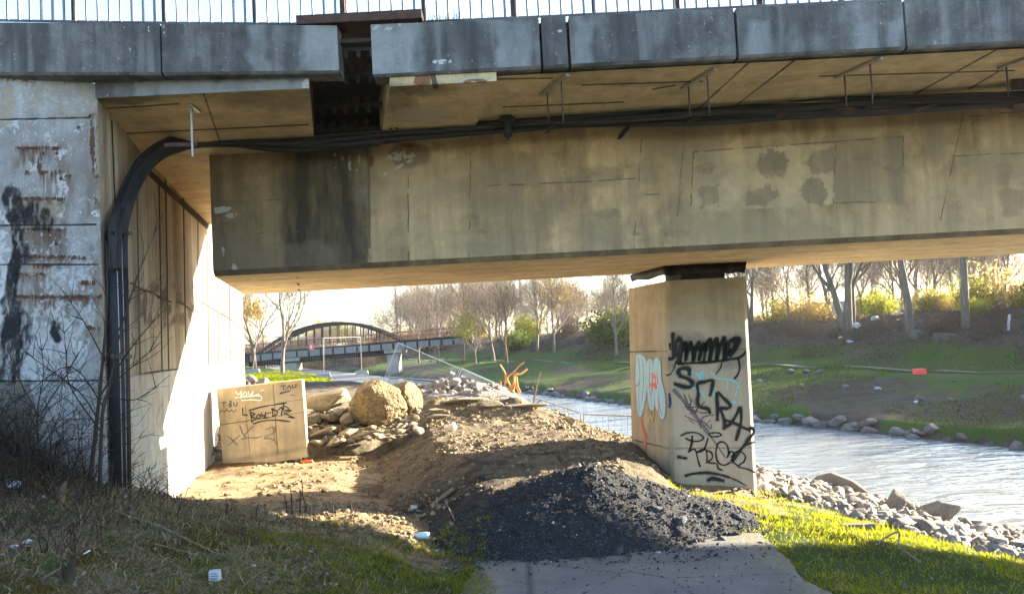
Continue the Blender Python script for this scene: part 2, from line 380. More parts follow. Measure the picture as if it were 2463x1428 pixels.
# ------------------------------------------------------------------ river
m = NM('river_water'); p = m.pos()
w1 = m.noise(1.5, 3, .55, m.map(p, (.7, 1.5, 1)), .8); w2 = m.noise(7, 2, .5, m.map(p, (.5, 1.5, 1)), .5)
m.prin((.20, .215, .22), .12, m.bump(m.math('ADD', w1, m.math('MULTIPLY', w2, .12)), .34, .26), 0, .6)
wy = np.array([-60, -20, 0, 5, 9, 12, 15, 20, 25, 30, 36, 42, 50, 64, 90, 150, 400.]); wa = xn(wy)-1.5; wb = xf(wy)+1.5
V = np.concatenate([np.stack([wa, wy, wa*0-1.0], 1), np.stack([wb, wy, wa*0-1.0], 1)]); k = np.arange(len(wy)-1); L = len(wy)
tag(link_mesh('river', np_mesh('river', V, np.stack([k, k+L, k+L+1, k+1], 1)), m.m), kind='structure')

# ------------------------------------------------------------------ asphalt paths
m = NM('path_asphalt'); p = m.pos(); n1 = m.noise(1.6, 5, .65); n2 = m.noise(120, 3, .7); n4 = m.noise(14, 4, .6)
c = m.mix(m.rng(n1, .35, .65), (.10, .10, .105), (.15, .147, .145)); c = m.mix(1, c, m.n_rgb(m.rng(n2, .25, .75, .62, 1.38)), 'MULTIPLY')
c = m.mix(m.rng(m.noise(.7, 6, .7, None, .6), .5, .68), c, (.075, .075, .078)); crk = m.voro(1.1, m.map(p, (1, .6, 1)), 'DISTANCE_TO_EDGE'); c = m.mix(m.math('MULTIPLY', m.rng(crk, 0, .012, .8, 0), m.rng(n4, .45, .55)), c, (.03, .03, .03))
c = m.mix(m.math('MULTIPLY', m.attr('dust'), m.rng(n4, .35, .65, .35, 1)), c, (.19, .165, .13))
c = m.mix(m.math('MULTIPLY', m.attr('seam'), m.rng(n4, .3, .7, .5, 1)), c, (.035, .035, .035))
m.prin(c, .85, m.bump(n2, .5, .006), 0, .3); MAT_PATH = m.m
px_ = np.linspace(-.42, 1.86, 58); py_ = np.arange(-6, 6.6, .06); PX, PY = np.meshgrid(px_, py_); PX = PX.ravel(); PY = PY.ravel()
edge = (fbm(PX*0+1, PY*2.2, 4, 61)-.5)*.26
PXe = PX+edge*np.where(PX < .6, sstep(.0, -.42, PX), sstep(1.4, 1.86, PX))
seam = m_line(PXe, PY, -.02+0*PY, -6, .02, 7.4, .012, .02); dust = np.maximum(sstep(.0, -.25, PX+edge), sstep(1.6, 1.86, PX+edge*2))
i = np.arange(57*(len(py_)-1)); a = (i//57)*58+i % 57
pz = .012+.012*(1-((PX-.7)/1.14)**2)
me = np_mesh('path', np.stack([PXe, PY, pz], 1), np.stack([a, a+1, a+59, a+58], 1), dict(seam=seam, dust=dust))
tag(link_mesh('path', me, MAT_PATH), kind='structure')
fp = np.array([(-6.4, 33.2), (-7.6, 37), (-9.2, 42), (-11.2, 48), (-13.6, 55), (-17, 64), (-22, 76), (-34, 100)]); t = np.linspace(0, len(fp)-1, 60)
cx_ = np.interp(t, range(len(fp)), fp[:, 0]); cy_ = np.interp(t, range(len(fp)), fp[:, 1])
V = []
for off in (-1.2, -.4, .4, 1.2): V.append(np.stack([cx_+off, cy_, Hn(cx_+off, cy_)], 1))
zz = np.max([v[:, 2] for v in V], 0)+.03
V = np.concatenate([np.stack([v[:, 0], v[:, 1], zz], 1) for v in V]); k = np.arange(59); Fq = np.concatenate([np.stack([k+60*j, k+60*(j+1), k+1+60*(j+1), k+1+60*j], 1) for j in range(3)])
tag(link_mesh('far_path', np_mesh('far_path', V, Fq), MAT_PATH), kind='structure')
# berm path across the river
by = np.linspace(14, 120, 150); bx = xf(by)+7.6/.925; bz = np.maximum(Hn(bx, by), Hn(bx+.4, by))+.05
V = np.concatenate([np.stack([bx, by, bz], 1), np.stack([bx+.4, by, bz], 1)]); k = np.arange(149)
MAT_BERM = simple('berm_gravel', (.10, .098, .082), .9, var=.3)
tag(link_mesh('bank_path', np_mesh('bank_path', V, np.stack([k, k+150, k+151, k+1], 1)), MAT_BERM), kind='structure')

# ------------------------------------------------------------------ dirt mound and gravel heap
mx = np.arange(-2.9, 3.2, .035); my = np.arange(6.35, 15.95, .035); MX, MY = np.meshgrid(mx, my); MX = MX.ravel(); MY = MY.ravel()
mz = Hm(MX, MY)-.012; gz = Hn(MX, MY); low = mz < gz-.12; mz = np.maximum(mz, gz-.14)
n = len(mx); i = np.arange((n-1)*(len(my)-1)); a = (i//(n-1))*n+i % (n-1); q = np.stack([a, a+1, a+n+1, a+n], 1); q = q[~low[q].all(1)]
pale = sstep(13.0, 13.8, MY+.5*(fbm(MX*3, MY*3, 2, 8)-.5))
me = np_mesh('dirt_mound', np.stack([MX, MY, mz], 1), q, dict(pale=pale, slaty=sstep(8.9, 7.4, MY+.8*(fbm(MX*2, MY*2, 3, 18)-.5))*sstep(.2, -.5, MX)))
m = NM('mound_dirt'); n1 = m.noise(3.2, 6, .7); n2 = m.noise(24, 5, .7); n3 = m.noise(80, 3, .7)
c = m.mix(m.rng(n2, .3, .7), (.115, .095, .07), (.33, .27, .185)); c = m.mix(m.rng(n1, .45, .65), c, (.095, .075, .058)); c = m.mix(m.math('MULTIPLY', m.attr('slaty'), m.rng(n1, .3, .6, .5, 1)), c, (.045, .043, .046)); c = m.mix(m.attr('pale'), c, (.36, .34, .32))
c = m.mix(1, c, m.n_rgb(m.rng(n3, .3, .7, .65, 1.3)), 'MULTIPLY')
m.prin(c, .95, m.bump(m.math('ADD', n2, m.math('MULTIPLY', n3, .6)), 1, .06), 0, .1); MAT_DIRT = m.m
o = link_mesh('dirt_mound', me, MAT_DIRT, None, True)
tag(o, 'long brown dirt mound with a flattened top heaped across the path under the bridge', 'dirt mound')

hx_ = np.arange(-1.1, 2.4, .02); hy_ = np.arange(5.8, 8.6, .02); HX, HY = np.meshgrid(hx_, hy_); HX = HX.ravel(); HY = HY.ravel()
hz = gheap(HX, HY); bs = np.maximum(Hn(HX, HY), Hm(HX, HY)-.012); low = hz < bs-.05; hz = np.maximum(hz, bs-.06)
n = len(hx_); i = np.arange((n-1)*(len(hy_)-1)); a = (i//(n-1))*n+i % (n-1); q = np.stack([a, a+1, a+n+1, a+n], 1); q = q[~low[q].all(1)]
def slate(name):
    m = NM(name); n1 = m.noise(5, 5, .7); n2 = m.noise(45, 4, .7)
    at = m.attr('tint'); c = m.mix(m.rng(n2, .3, .7), (.034, .035, .039), (.082, .084, .092)); c = m.mix(m.rng(n1, .5, .7), c, (.045, .04, .038))
    c = m.mix(m.rng(at, .9, 1), c, (.3, .3, .3)); c = m.mix(1, c, m.n_rgb(m.rng(at, 0, .9, .65, 1.8)), 'MULTIPLY')
    m.prin(c, .85, m.bump(n2, 1, .03), 0, .15); return m.m
MAT_SLATE = slate('slate_gravel')
heap = link_mesh('gravel_heap', np_mesh('gravel_heap', np.stack([HX, HY, hz], 1), q, dict(tint=np.zeros(len(HX)))), MAT_SLATE)
tag(heap, 'dark slate gravel heap dumped across the end of the asphalt path', 'gravel heap')
def chips(N, xs, ys, zs, smin, smax, flat=.35, seed=1, tint_hi=.02):
    r = np.random.default_rng(seed); k = 5
    s = smin+(smax-smin)*r.random(N)**4
    ang = np.sort(r.random((N, k))*2*np.pi, 1); rad = s[:, None]*(.6+.4*r.random((N, k)))
    ca, sa = np.cos(ang)*rad, np.sin(ang)*rad
    nrm = r.normal(size=(N, 3)); nrm[:, 2] = np.abs(nrm[:, 2])+1.5; nrm /= np.linalg.norm(nrm, axis=1)[:, None]
    t = np.cross(nrm, r.normal(size=(N, 3))); t /= np.linalg.norm(t, axis=1)[:, None]; b = np.cross(nrm, t)
    C = np.stack([xs, ys, zs], 1)
    top = C[:, None]+ca[..., None]*t[:, None]+sa[..., None]*b[:, None]+(nrm*(s*flat)[:, None])[:, None]
    bot = C[:, None]+1.15*(ca[..., None]*t[:, None]+sa[..., None]*b[:, None])-(nrm*(s*flat)[:, None])[:, None]
    V = np.concatenate([top, bot], 1).reshape(-1, 3); base = (np.arange(N)*10)[:, None]
    tri = []
    for j in range(1, k-1): tri.append(np.stack([base[:, 0], base[:, 0]+j, base[:, 0]+j+1], 1))
    for j in range(k):
        j2 = (j+1) % k; tri.append(np.stack([base[:, 0]+j, base[:, 0]+5+j, base[:, 0]+5+j2], 1)); tri.append(np.stack([base[:, 0]+j, base[:, 0]+5+j2, base[:, 0]+j2], 1))
    tint = np.repeat(np.where(r.random(N) < tint_hi, 1.0, r.random(N)*.9), 10)
    return V, np.concatenate(tri), tint
r_ = np.random.default_rng(5); N = 40000
cx_ = .55+(r_.random(N)*2-1)*1.75; cy_ = 7.2+(r_.random(N)*2-1)*1.45; hz_ = gheap(cx_, cy_); k = hz_ > np.maximum(Hn(cx_, cy_), Hm(cx_, cy_))-.03
cx_, cy_, hz_ = cx_[k], cy_[k], hz_[k]
ex = .4+r_.normal(size=900)*.9; ey = 6.2-np.abs(r_.normal(size=900))*.24*(.3+fbm(ex*2.5, ex*0, 3, 3)); ez = np.full(900, .03); kk = (ex > -1) & (ex < 1.95)
V, T, ti = chips(len(cx_)+kk.sum(), np.concatenate([cx_, ex[kk]]), np.concatenate([cy_, ey[kk]]), np.concatenate([hz_, ez[kk]]), .004, .021, .3, 3, .012)
o = link_mesh('stone_chips', np_mesh('stone_chips', V, T, dict(tint=ti)), MAT_SLATE, heap); o['kind'] = 'stuff'
r_ = np.random.default_rng(6); N = 170; cx_ = .55+(r_.random(N)*2-1)*1.7; cy_ = 7.0+(r_.random(N)*2-1)*1.2; hz_ = gheap(cx_, cy_); k = hz_ > np.maximum(Hn(cx_, cy_), Hm(cx_, cy_))
V, T, ti = chips(k.sum(), cx_[k], cy_[k], hz_[k]+.008, .025, .085, .22, 7, .05)
o = link_mesh('large_chips', np_mesh('large_chips', V, T, dict(tint=ti)), MAT_SLATE, heap); o['kind'] = 'stuff'
r_ = np.random.default_rng(16); N = 900; cx_ = -.2+r_.random(N)*2; cy_ = 2.6+r_.random(N)**.6*3.6
V, T, ti = chips(N, cx_, cy_, cx_*0+.026, .002, .011, .4, 17, .03)
o = link_mesh('path_grit', np_mesh('path_grit', V, T, dict(tint=ti)), MAT_SLATE); tag(o, kind='stuff')
# clods on the dirt
m = NM('dirt_clod'); n2 = m.noise(30, 4, .7); at = m.attr('tint'); c = m.mix(at, (.13, .09, .055), (.36, .28, .18)); c = m.mix(1, c, m.n_rgb(m.rng(n2, .3, .7, .7, 1.2)), 'MULTIPLY'); m.prin(c, .95, m.bump(n2, .8, .02), 0, .1)
MAT_CLOD = m.m
N = 22000; cx_ = -3.4+r_.random(N)*6.2; cy_ = 6.3+r_.random(N)**1.3*8; k = cx_ > wallx(cy_)+.05; cx_, cy_ = cx_[k], cy_[k]
k = ~((cx_ > 1.0) & (cy_ < 8.2)) & ~((np.abs(cx_-.5) < 1.1) & (cy_ < 7.3)); cx_, cy_ = cx_[k], cy_[k]
k = r_.random(len(cx_)) < .18+.9*(fbm(cx_*1.6, cy_*1.6, 3, 77) > .5); cx_, cy_ = cx_[k], cy_[k]
V, T, ti = chips(len(cx_), cx_, cy_, Hall(cx_, cy_)+.004, .006, .045, .3, 4, 0)
o = link_mesh('dirt_clods', np_mesh('dirt_clods', V, T, dict(tint=ti)), MAT_CLOD); tag(o, kind='stuff')
# ------------------------------------------------------------------ concrete materials
C_WEB = concrete('girder_concrete', (.52, .37, .215), (.375, .265, .15), .32, .3, bump=.5, attrs=[
    ('dark', (.06, .052, .04), .97), ('pale', (.62, .475, .29), .75), ('grey', (.27, .22, .165), .85), ('joint', (.15, .12, .085), .8), ('lime', (.55, .54, .5), .7), ('rust', (.2, .07, .025), .8)])
C_SOF = concrete('soffit_concrete', (.62, .50, .315), (.48, .375, .225), .1, .22, boards=(1, 7, .12), bump=.3, attrs=[
    ('dark', (.06, .052, .045), .85), ('joint', (.05, .043, .036), .85), ('lime', (.5, .47, .42), .6), ('rust', (.2, .065, .025), .8)])
C_FAS = concrete('edge_beam_concrete', (.20, .205, .215), (.115, .118, .126), .45, .42, bump=.45, speck=.45, attrs=[
    ('dark', (.055, .06, .06), .7), ('pale', (.37, .39, .41), .7), ('lime', (.62, .63, .62), .8)])
C_ABF = concrete('abutment_concrete', (.36, .37, .385), (.25, .25, .255), .2, .3, bump=.6, attrs=[
    ('grey', (.17, .155, .135), .85), ('stain', (.17, .125, .085), .6), ('drip', (.12, .05, .025), .95), ('lime', (.62, .65, .70), .8), ('rust', (.12, .048, .022), .9), ('ochre', (.40, .35, .25), .7), ('tar', (.012, .012, .016), .95), ('joint', (.03, .03, .03), .9)])
C_ABS = concrete('abutment_side_concrete', (.47, .42, .335), (.40, .35, .27), .2, .14, boards=(1, 5.2, .09), bump=.4, attrs=[
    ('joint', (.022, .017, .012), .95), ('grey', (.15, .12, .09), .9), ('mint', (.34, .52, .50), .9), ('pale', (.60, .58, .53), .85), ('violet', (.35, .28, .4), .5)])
C_PIER = concrete('pier_concrete', (.40, .325, .22), (.31, .25, .16), .2, .2, bump=.35, attrs=[
    ('joint', (.08, .07, .06), .8), ('pale', (.45, .42, .37), .6), ('grey', (.2, .18, .15), .6), ('blackish', (.06, .06, .06), .8)])
C_GAP = simple('gap_concrete', (.05, .048, .045), .95)
STEEL_R = simple('rusty_steel', (.075, .042, .035), .75, .2, .35, 12)
STEEL_D = simple('dark_steel', (.02, .02, .022), .6, .3, .3, 12)
STEEL_G = simple('galvanised_steel', (.34, .33, .31), .5, .6, .2, 14)
RAIL_M = simple('railing_paint', (.16, .18, .20), .5, .4, .2, 10)
BLACK = simple('black_plastic', (.02, .021, .027), .6, 0, .25, 8, .1, .3)

SK = -.23                           # everything on the bridge is skewed by this much X per metre of Y
YW, YB, YF, YFB = 7.35, 9.95, 5.86, 11.1
ZB = 2.42
bridge = thing('road_bridge', 'weathered concrete road bridge spanning the whole photo above the path and river', 'bridge', (1.0, YW, ZB))
def jit(px, py, a=6, s=.02, seed=0): return px+(fbm(px*s, py*s, 3, seed)-.5)*2*a, py+(fbm(px*s, py*s, 3, seed+5)-.5)*2*a
# ---- girder
XL = float(atY(508, 520, YW)[0])
def soff(X): return np.interp(X, [-4, -1.2, 4.6, 12], [3.54, 3.60, 3.74, 3.9])
def web_mask(px, py, P):
    jx, jy = jit(px, py, 9, .025); d = np.maximum
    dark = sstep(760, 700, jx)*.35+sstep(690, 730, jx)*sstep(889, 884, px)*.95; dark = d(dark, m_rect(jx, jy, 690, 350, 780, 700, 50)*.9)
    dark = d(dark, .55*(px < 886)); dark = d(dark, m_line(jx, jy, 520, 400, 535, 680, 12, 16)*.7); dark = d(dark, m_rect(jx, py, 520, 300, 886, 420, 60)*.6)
    dark = d(dark, m_ell(jx, jy, 985, 372, 50, 34)*.75); dark = d(dark, m_line(px, py, 520, 672, 1000, 640, 3, 6)*.6)
    joint = d(m_line(px, py, 886, 350, 890, 660, 2.2, 2), m_line(px, py, 981, 395, 983, 645, 1, 1.6))
    for x0, y0, x1, y1 in ((1133, 330, 1128, 630), (1543, 335, 1524, 606), (1645, 330, 1630, 520), (2318, 268, 2262, 530), (1128, 448, 1300, 442), (1300, 442, 1530, 430), (520, 488, 690, 480), (2290, 375, 2463, 368), (2010, 345, 2004, 490), (1668, 366, 2172, 328), (1668, 366, 1662, 495), (2005, 488, 2105, 486), (2172, 328, 2172, 400), (610, 560, 720, 556), (1530, 470, 1640, 462), (2330, 280, 2463, 268)):
        joint = d(joint, m_line(px, py, x0, y0, x1, y1, .8, 1.6)*.9)
    pale = d(m_rect(px+(fbm(px*.1, py*.1, 3, 31)-.5)*8, py+.058*(px-1670)+(fbm(px*.1, py*.1, 3, 32)-.5)*8, 1670, 368, 2008, 508, 4)*1.6, m_rect(jx, jy, 905, 420, 1120, 640, 60)*.55); pale = d(pale, m_rect(jx, jy, 1640, 540, 2463, 600, 40)*.5)
    grey = m_rect(jx, jy, 2012, 332, 2168, 484, 10)*.6
    for cx, cy, rx, ry in ((1697, 405, 21, 20), (1858, 395, 33, 38), (1982, 388, 44, 30), (1700, 475, 27, 26), (1832, 468, 42, 24), (1957, 458, 30, 34)):
        grey = d(grey, m_ell(px+(fbm(px*.035, py*.035, 5, 3, .65)-.5)*52, py+(fbm(px*.035, py*.035, 5, 4, .65)-.5)*46, cx, cy, rx, ry, .08)*(.6+.35*fbm(px*.06, py*.06, 3, 14)))
    pale = pale*(grey < .3)
    for cx, cy, rx, ry in ((1240, 440, 70, 16), (1430, 425, 60, 22), (1525, 460, 14, 60), (1180, 600, 90, 25), (1450, 560, 60, 50), (1560, 400, 20, 40), (2250, 330, 26, 60)): grey = d(grey, m_ell(jx, jy, cx, cy, rx, ry, .8)*.62)
    lime = d(m_ell(jx, jy, 530, 505, 26, 9), m_ell(jx, jy, 560, 520, 14, 6)*.8); lime = d(lime, m_line(jx, jy, 528, 590, 575, 655, 3, 5)*.8); lime = d(lime, m_ell(jx, jy, 960, 375, 44, 12)*.7)
    lime = d(lime, m_line(px, py, 925, 420, 990, 385, 2, 4)*.8); lime = d(lime, m_rect(jx, jy, 700, 655, 738, 664, 4)*.7)
    for x in (806, 822, 838, 862): lime = d(lime, m_line(jx, jy, x, 374, x+2, 400+8*math.sin(x), 2.5, 3)*.7)
    lime = lime*sstep(.42, .56, fbm(px*.11, py*.06, 4, 66)); rust = d(m_ell(jx, jy, 896, 388, 7, 14), m_ell(jx, jy, 980, 350, 16, 7)*.8)
    grey = d(grey, sstep(.54, .72, fbm(P[:, 0]*1.1, P[:, 2]*1.6, 5, 71))*.5); streak = sstep(.55, .75, fbm(P[:, 0]*7, P[:, 2]*.5, 4, 72))*sstep(ZB+.75, ZB+.1, P[:, 2]); dark = d(dark, streak*.35); pale = d(pale, sstep(.55, .75, fbm(P[:, 0]*1.5+9, P[:, 2]*1.1, 4, 73))*.5*(px > 890)); dark = d(dark, sstep(.66, .76, fbm(P[:, 0]*3, P[:, 2]*5, 4, 74))*.4)
    joint = joint*(.25+.75*sstep(.3, .52, fbm(px*.035, py*.035, 4, 61))); pale = pale*(.5+.5*sstep(.3, .5, fbm(px*.05, py*.05, 3, 63)))
    return dict(dark=dark, joint=joint, pale=pale, grey=grey, lime=lime, rust=rust)
zch = ZB+.05
faces = []
XR = 5.6
faces.append(grid_face((XL, YW, zch), (XR, YW, zch), (XR, YW, soff(XR)), (XL, YW, soff(XL)), 720, 110, web_mask))
faces.append(grid_face((XR, YW, zch), (60, YW, zch), (60, YW, soff(60)), (XR, YW, soff(XR)), 60, 4))
XLb = XL+SK*(YB-YW)
gcham = lambda px, py, P: dict(dark=np.full(len(P), .75))
faces.append(grid_face((XL, YW+.03, ZB), (60, YW+.03, ZB), (60, YW, zch), (XL, YW, zch), 200, 1, gcham))
girder = join_faces('girder', faces, C_WEB, bridge)
def sof_mask(px, py, P):
    jx, jy = jit(px, py, 5, .04)
    return dict(dark=m_line(P[:, 0], P[:, 1], XL, YW+.06, 60, YW+.06, .02, .05)*.35, joint=np.maximum.reduce([m_line(px, py, 715, 668, 720, 700, .6, 1.4), m_line(P[:, 0], P[:, 1], XL, YW+.5, 60, YW+.5, .004, .012)*.7, m_line(P[:, 0], P[:, 1], XL, YW+1.5, 60, YW+1.5, .004, .012)*.6]))
fs = [grid_face((XL, YW+.03, ZB), (XR, YW+.03, ZB), (XR-.5, YB, ZB), (XLb, YB, ZB), 300, 90, sof_mask),
      grid_face((XR, YW+.03, ZB), (60, YW+.03, ZB), (60, YB, ZB), (XR-.5, YB, ZB), 60, 6),
      grid_face((XLb, YB, ZB), (XL, YW+.03, ZB), (XL, YW, 3.56), (XLb, YB, 3.56), 8, 8),
      grid_face((60, YB, ZB), (XLb, YB, ZB), (XLb, YB, 3.75), (60, YB, 3.75), 20, 4)]
join_faces('girder_soffit', fs, C_SOF, bridge)
# ---- deck slabs left and right of the expansion gap
XGL = float(atY(745, 222, 5.92)[0]); XGR = float(atY(938, 190, 5.9)[0])
def deck_mask(px, py, P):
    jx, jy = jit(px, py, 8, .03); d = np.maximum
    dark = d(m_ell(jx, jy, 300, 232, 90, 22)*.8, m_line(jx, jy, 245, 230, 742, 224, 3, 8)*.5); dark = d(dark, m_ell(jx, jy, 650, 240, 120, 22, .8)*.6)
    dark = d(dark, m_ell(jx, jy, 1010, 230, 90, 40, .9)*.65); dark = d(dark, m_line(px, py, 1200, 158, 2463, 105, 4, 9)*.75*(fbm(px*.03, py*0, 3, 8) > .42))
    dark = d(dark, m_ell(jx, jy, 1500, 200, 160, 10, 1)*.4)
    j = np.zeros(len(px))
    for a in ((1680, 262, 1806, 146), (1768, 256, 1926, 134), (2198, 228, 2420, 108), (1130, 300, 1198, 182), (248, 262, 430, 250), (293, 322, 742, 300), (490, 225, 530, 345), (1570, 215, 1625, 205), (2330, 215, 2440, 150), (1970, 184, 2440, 170), (1130, 192, 1330, 188), (1400, 205, 1690, 196), (1210, 258, 1500, 246)):
        j = d(j, m_line(px, py, *a, 1.2, 1.8)*.9)
    lime = d(m_ell(jx, jy, 985, 285, 55, 24, .9)*.8, m_line(px, py, 1126, 300, 1192, 184, 3, 4)*.7)
    return dict(dark=dark, joint=j, lime=lime, rust=m_ell(jx, jy, 1020, 190, 22, 16)*.8)
fs = []
zf = 3.70
fs.append(grid_face((XGR, 5.95, zf), (5.6, 5.95, zf), (5.6, YW, soff(5.6)), (XGR+SK*1.4, YW, soff(-1.2)), 420, 80, deck_mask))
fs.append(grid_face((5.6, 5.95, zf), (60, 5.95, zf), (60, YW, soff(60)), (5.6, YW, soff(5.6)), 50, 4))
fs.append(grid_face((XGL, YW, 3.56), (-3.9, YW, 3.56), (-4.3, YFB, 3.52), (XGL+SK*4.5, YFB, 3.52), 60, 40, deck_mask))
fs.append(grid_face((-3.7, 5.78, 3.645), (XGL, 5.92, 3.675), (XGL+SK*1.4, YW, 3.56), (-3.9, YW, 3.56), 220, 80, deck_mask))
fs.append(grid_face((XGR+SK*2, YB, 3.62), (60, YB, 3.8), (60, YFB, 3.78), (XGR+SK*2, YFB, 3.75), 40, 4))
join_faces('deck_soffit', fs, C_SOF, bridge)
mb = MB()
mb.hexa([(-3.0, 5.95, 3.80), (XGL, 5.95, 3.80), (XGL+SK*5.1, YFB, 3.80), (-3.0, YFB, 3.80)], [(-3.0, 5.95, 4.02), (XGL, 5.95, 4.02), (XGL+SK*5.1, YFB, 4.02), (-3.0, YFB, 4.02)])
mb.hexa([(XGR, 5.95, 3.95), (60, 5.95, 3.95), (60, YFB, 3.95), (XGR+SK*5.1, YFB, 3.95)], [(XGR, 5.95, 4.02), (60, 5.95, 4.02), (60, YFB, 4.02), (XGR+SK*5.1, YFB, 4.02)])
mb.build('deck_slab', C_GAP, bridge)
def beam_mask(px, py, P):
    jx, jy = jit(px, py, 7, .05); d = np.maximum
    return dict(dark=d(m_line(px, py, 235, 184, 745, 180, 4, 12), m_line(px, py, 905, 180, 1200, 172, 3, 10))*.8, pale=d(m_rect(jx, jy, 330, 200, 740, 226, 8), m_rect(jx, jy, 905, 190, 1190, 215, 8))*.7, lime=d(m_ell(jx, jy, 735, 205, 14, 14), m_ell(jx, jy, 1150, 195, 36, 12))*.6)
bfs = [grid_face((-3.02, 5.79, 3.64), (XGL, 5.91, 3.67), (XGL, 5.91, 3.85), (-3.02, 5.79, 3.85), 240, 20, beam_mask),
       grid_face((XGL, 5.91, 3.67), (XGL+SK*1.4, YW, 3.56), (XGL+SK*1.4, YW, 4), (XGL, 5.91, 4), 10, 6),
       grid_face((-14, YFB, 3.5), (60, YFB, 3.7), (60, YFB, 4.02), (-14, YFB, 4.02), 40, 4)]
join_faces('slab_edge', bfs, C_FAS, bridge)
# end diaphragm right of the gap (spalled)
q = [atZ(942, 190, 3.66), atZ(1196, 178, 3.66), atZ(1128, 302, 3.62), atZ(906, 330, 3.60)]
X0 = XGR; X1 = float(atY(1194, 182, 5.9)[0]); X2 = float(atY(1128, 302, YW)[0])
def dia_mask(px, py, P):
    jx, jy = jit(px, py, 10, .05); d = np.maximum
    return dict(dark=d(m_ell(jx, jy, 1000, 215, 90, 18, .8)*.8, m_ell(jx, jy, 960, 250, 40, 40, .8)*.6), rust=d(m_ell(jx, jy, 1018, 190, 20, 18), m_ell(jx, jy, 1145, 196, 30, 6)), lime=d(m_ell(jx, jy, 1010, 278, 66, 22, .9), m_ell(jx, jy, 1140, 192, 45, 10))*.9, joint=m_line(px, py, 1040, 180, 1048, 208, 5, 3))
fs = [grid_face((X0, 5.895, 3.645), (X1, 5.895, 3.645), (X1, 5.895, 3.8), (X0, 5.895, 3.8), 120, 16, dia_mask),
      grid_face((X0, 5.895, 3.645), (X1, 5.895, 3.645), (X2, YW, 3.585), (X0+SK*1.4, YW, 3.585), 140, 80, dia_mask),
      grid_face((X1, 5.895, 3.645), (X1, 5.895, 3.8), (X2, YW, 3.66), (X2, YW, 3.585), 20, 4, dia_mask),
      grid_face((X0, 5.895, 3.645), (X0+SK*1.4, YW, 3.585), (X0+SK*1.4, YW, 4), (X0, 5.895, 4), 20, 8, dia_mask)]
join_faces('end_diaphragm', fs, C_SOF, bridge)
# gap lining and modular joint
mb = MB(); g1 = SK*2.3
mb.box((XGL-.8, 8.0, 3.3), (XGR+.2, 8.1, 3.99)); mb.hexa([(XGL-.1, 5.95, 4.022), (XGR+.1, 5.95, 4.022), (XGR+.1+SK*5.1, YFB, 4.022), (XGL-.1+SK*5.1, YFB, 4.022)], [(XGL-.1, 5.95, 4.05), (XGR+.1, 5.95, 4.05), (XGR+.1+SK*5.1, YFB, 4.05), (XGL-.1+SK*5.1, YFB, 4.05)]); mb.box((XGL-.6, 7.42, 3.3), (XGR+.2, 8.0, 3.36)); mb.build('joint_chamber', C_GAP, bridge)
JST = simple('joint_steel', (.035, .033, .03), .7, .2)
for yy, z0 in ((6.02, 3.98), (6.3, 3.88), (6.8, 3.78), (7.2, 3.68)):
    mb = MB(); s0 = XGL+SK*(yy-5.95)+.01; s1 = XGR+SK*(yy-5.95)-.01
    mb.box((s0, yy, z0), (s1, yy+.06, z0+.035))
    xx = s0+.05
    while xx < s1-.08:
        mb.box((xx, yy-.03, z0+.037), (xx+.05, yy+.03, z0+.09)); mb.box((xx+.01, yy-.02, z0-.06), (xx+.04, yy+.02, z0-.002)); xx += .1
    mb.build('joint_beam', JST, bridge)
mb = MB(); a = atY(712, 38, YF-.03); b = atY(1014, 38, YF-.03)
mb.hexa([(a[0], YF-.035, a[2]-.068), (b[0], YF-.035, a[2]-.068), (b[0], YF+.5, a[2]-.068), (a[0], YF+.5, a[2]-.068)], [(a[0], YF-.035, a[2]), (b[0], YF-.035, a[2]), (b[0], YF+.5, a[2]), (a[0], YF+.5, a[2])])
mb.build('cover_plate', STEEL_R, bridge)
# ---- edge beam panels
def fas_mask(px, py, P):
    jx, jy = jit(px, py, 14, .03); d = np.maximum
    nz = fbm(px*.012, py*.004, 4, 12); dark = sstep(.5, .68, nz)*.9; dark = d(dark, m_line(px, py, 0, 44, 2463, -15, 5, 14)*.7)
    dark = d(dark, m_rect(jx, jy, 690, 60, 712, 165, 20)*.8); dark = d(dark, m_ell(jx, jy, 1110, 90, 90, 60, .7)*.75); dark = d(dark, m_rect(px, py, 1302, 20, 1366, 160, 4)*.7)
    pale = d(m_rect(jx, jy, 740, 56, 815, 170, 26)*.95, m_rect(jx, jy, 892, 56, 985, 175, 30)*.95)
    for x in (620, 1215, 1250, 1400, 1820, 2080, 2150): pale = d(pale, m_rect(jx, jy, x-12, 60, x+16, 165, 16)*.7)
    lime = d(m_rect(jx, jy, 880, 58, 972, 68, 5)*.8, m_ell(jx, jy, 1060, 147, 30, 8)*.9); lime = d(lime, m_ell(px, py, 1345, 75, 10, 3))
    for x, y0, y1 in ((392, 55, 80), (396, 100, 116), (356, 64, 76), (34, 130, 148)): lime = d(lime, m_line(px, py, x, y0, x+3, y1, .8, 1.2))
    lime = lime*sstep(.42, .58, fbm(px*.13, py*.1, 4, 91, .65)); dark = d(dark, sstep(.56, .76, fbm(P[:, 0]*9, P[:, 2]*.8, 4, 92))*.5); pale = d(pale, sstep(.58, .78, fbm(P[:, 0]*11+5, P[:, 2]*.9, 4, 93))*.45)
    return dict(dark=dark, pale=pale, lime=lime)
def fy(x): return float(np.interp(x, [-200, 0, 385, 812, 3000], [5.42, 5.5, 5.7, 5.86, 5.86]))
cuts = [(-900, -260), (-256, 384), (389, 812), (893, 1298), (1304, 1364), (1371, 1769), (1776, 2177), (2183, 2600), (2606, 3000), (3006, 3400)]
ZF0, ZF1 = 3.715, 4.10
def ftop(x): return float(np.interp(x, [0, 385, 700, 1000, 1300, 1770, 2100], [4.135, 4.14, 4.13, 4.11, 4.10, 4.095, 4.09]))
PANELS = []
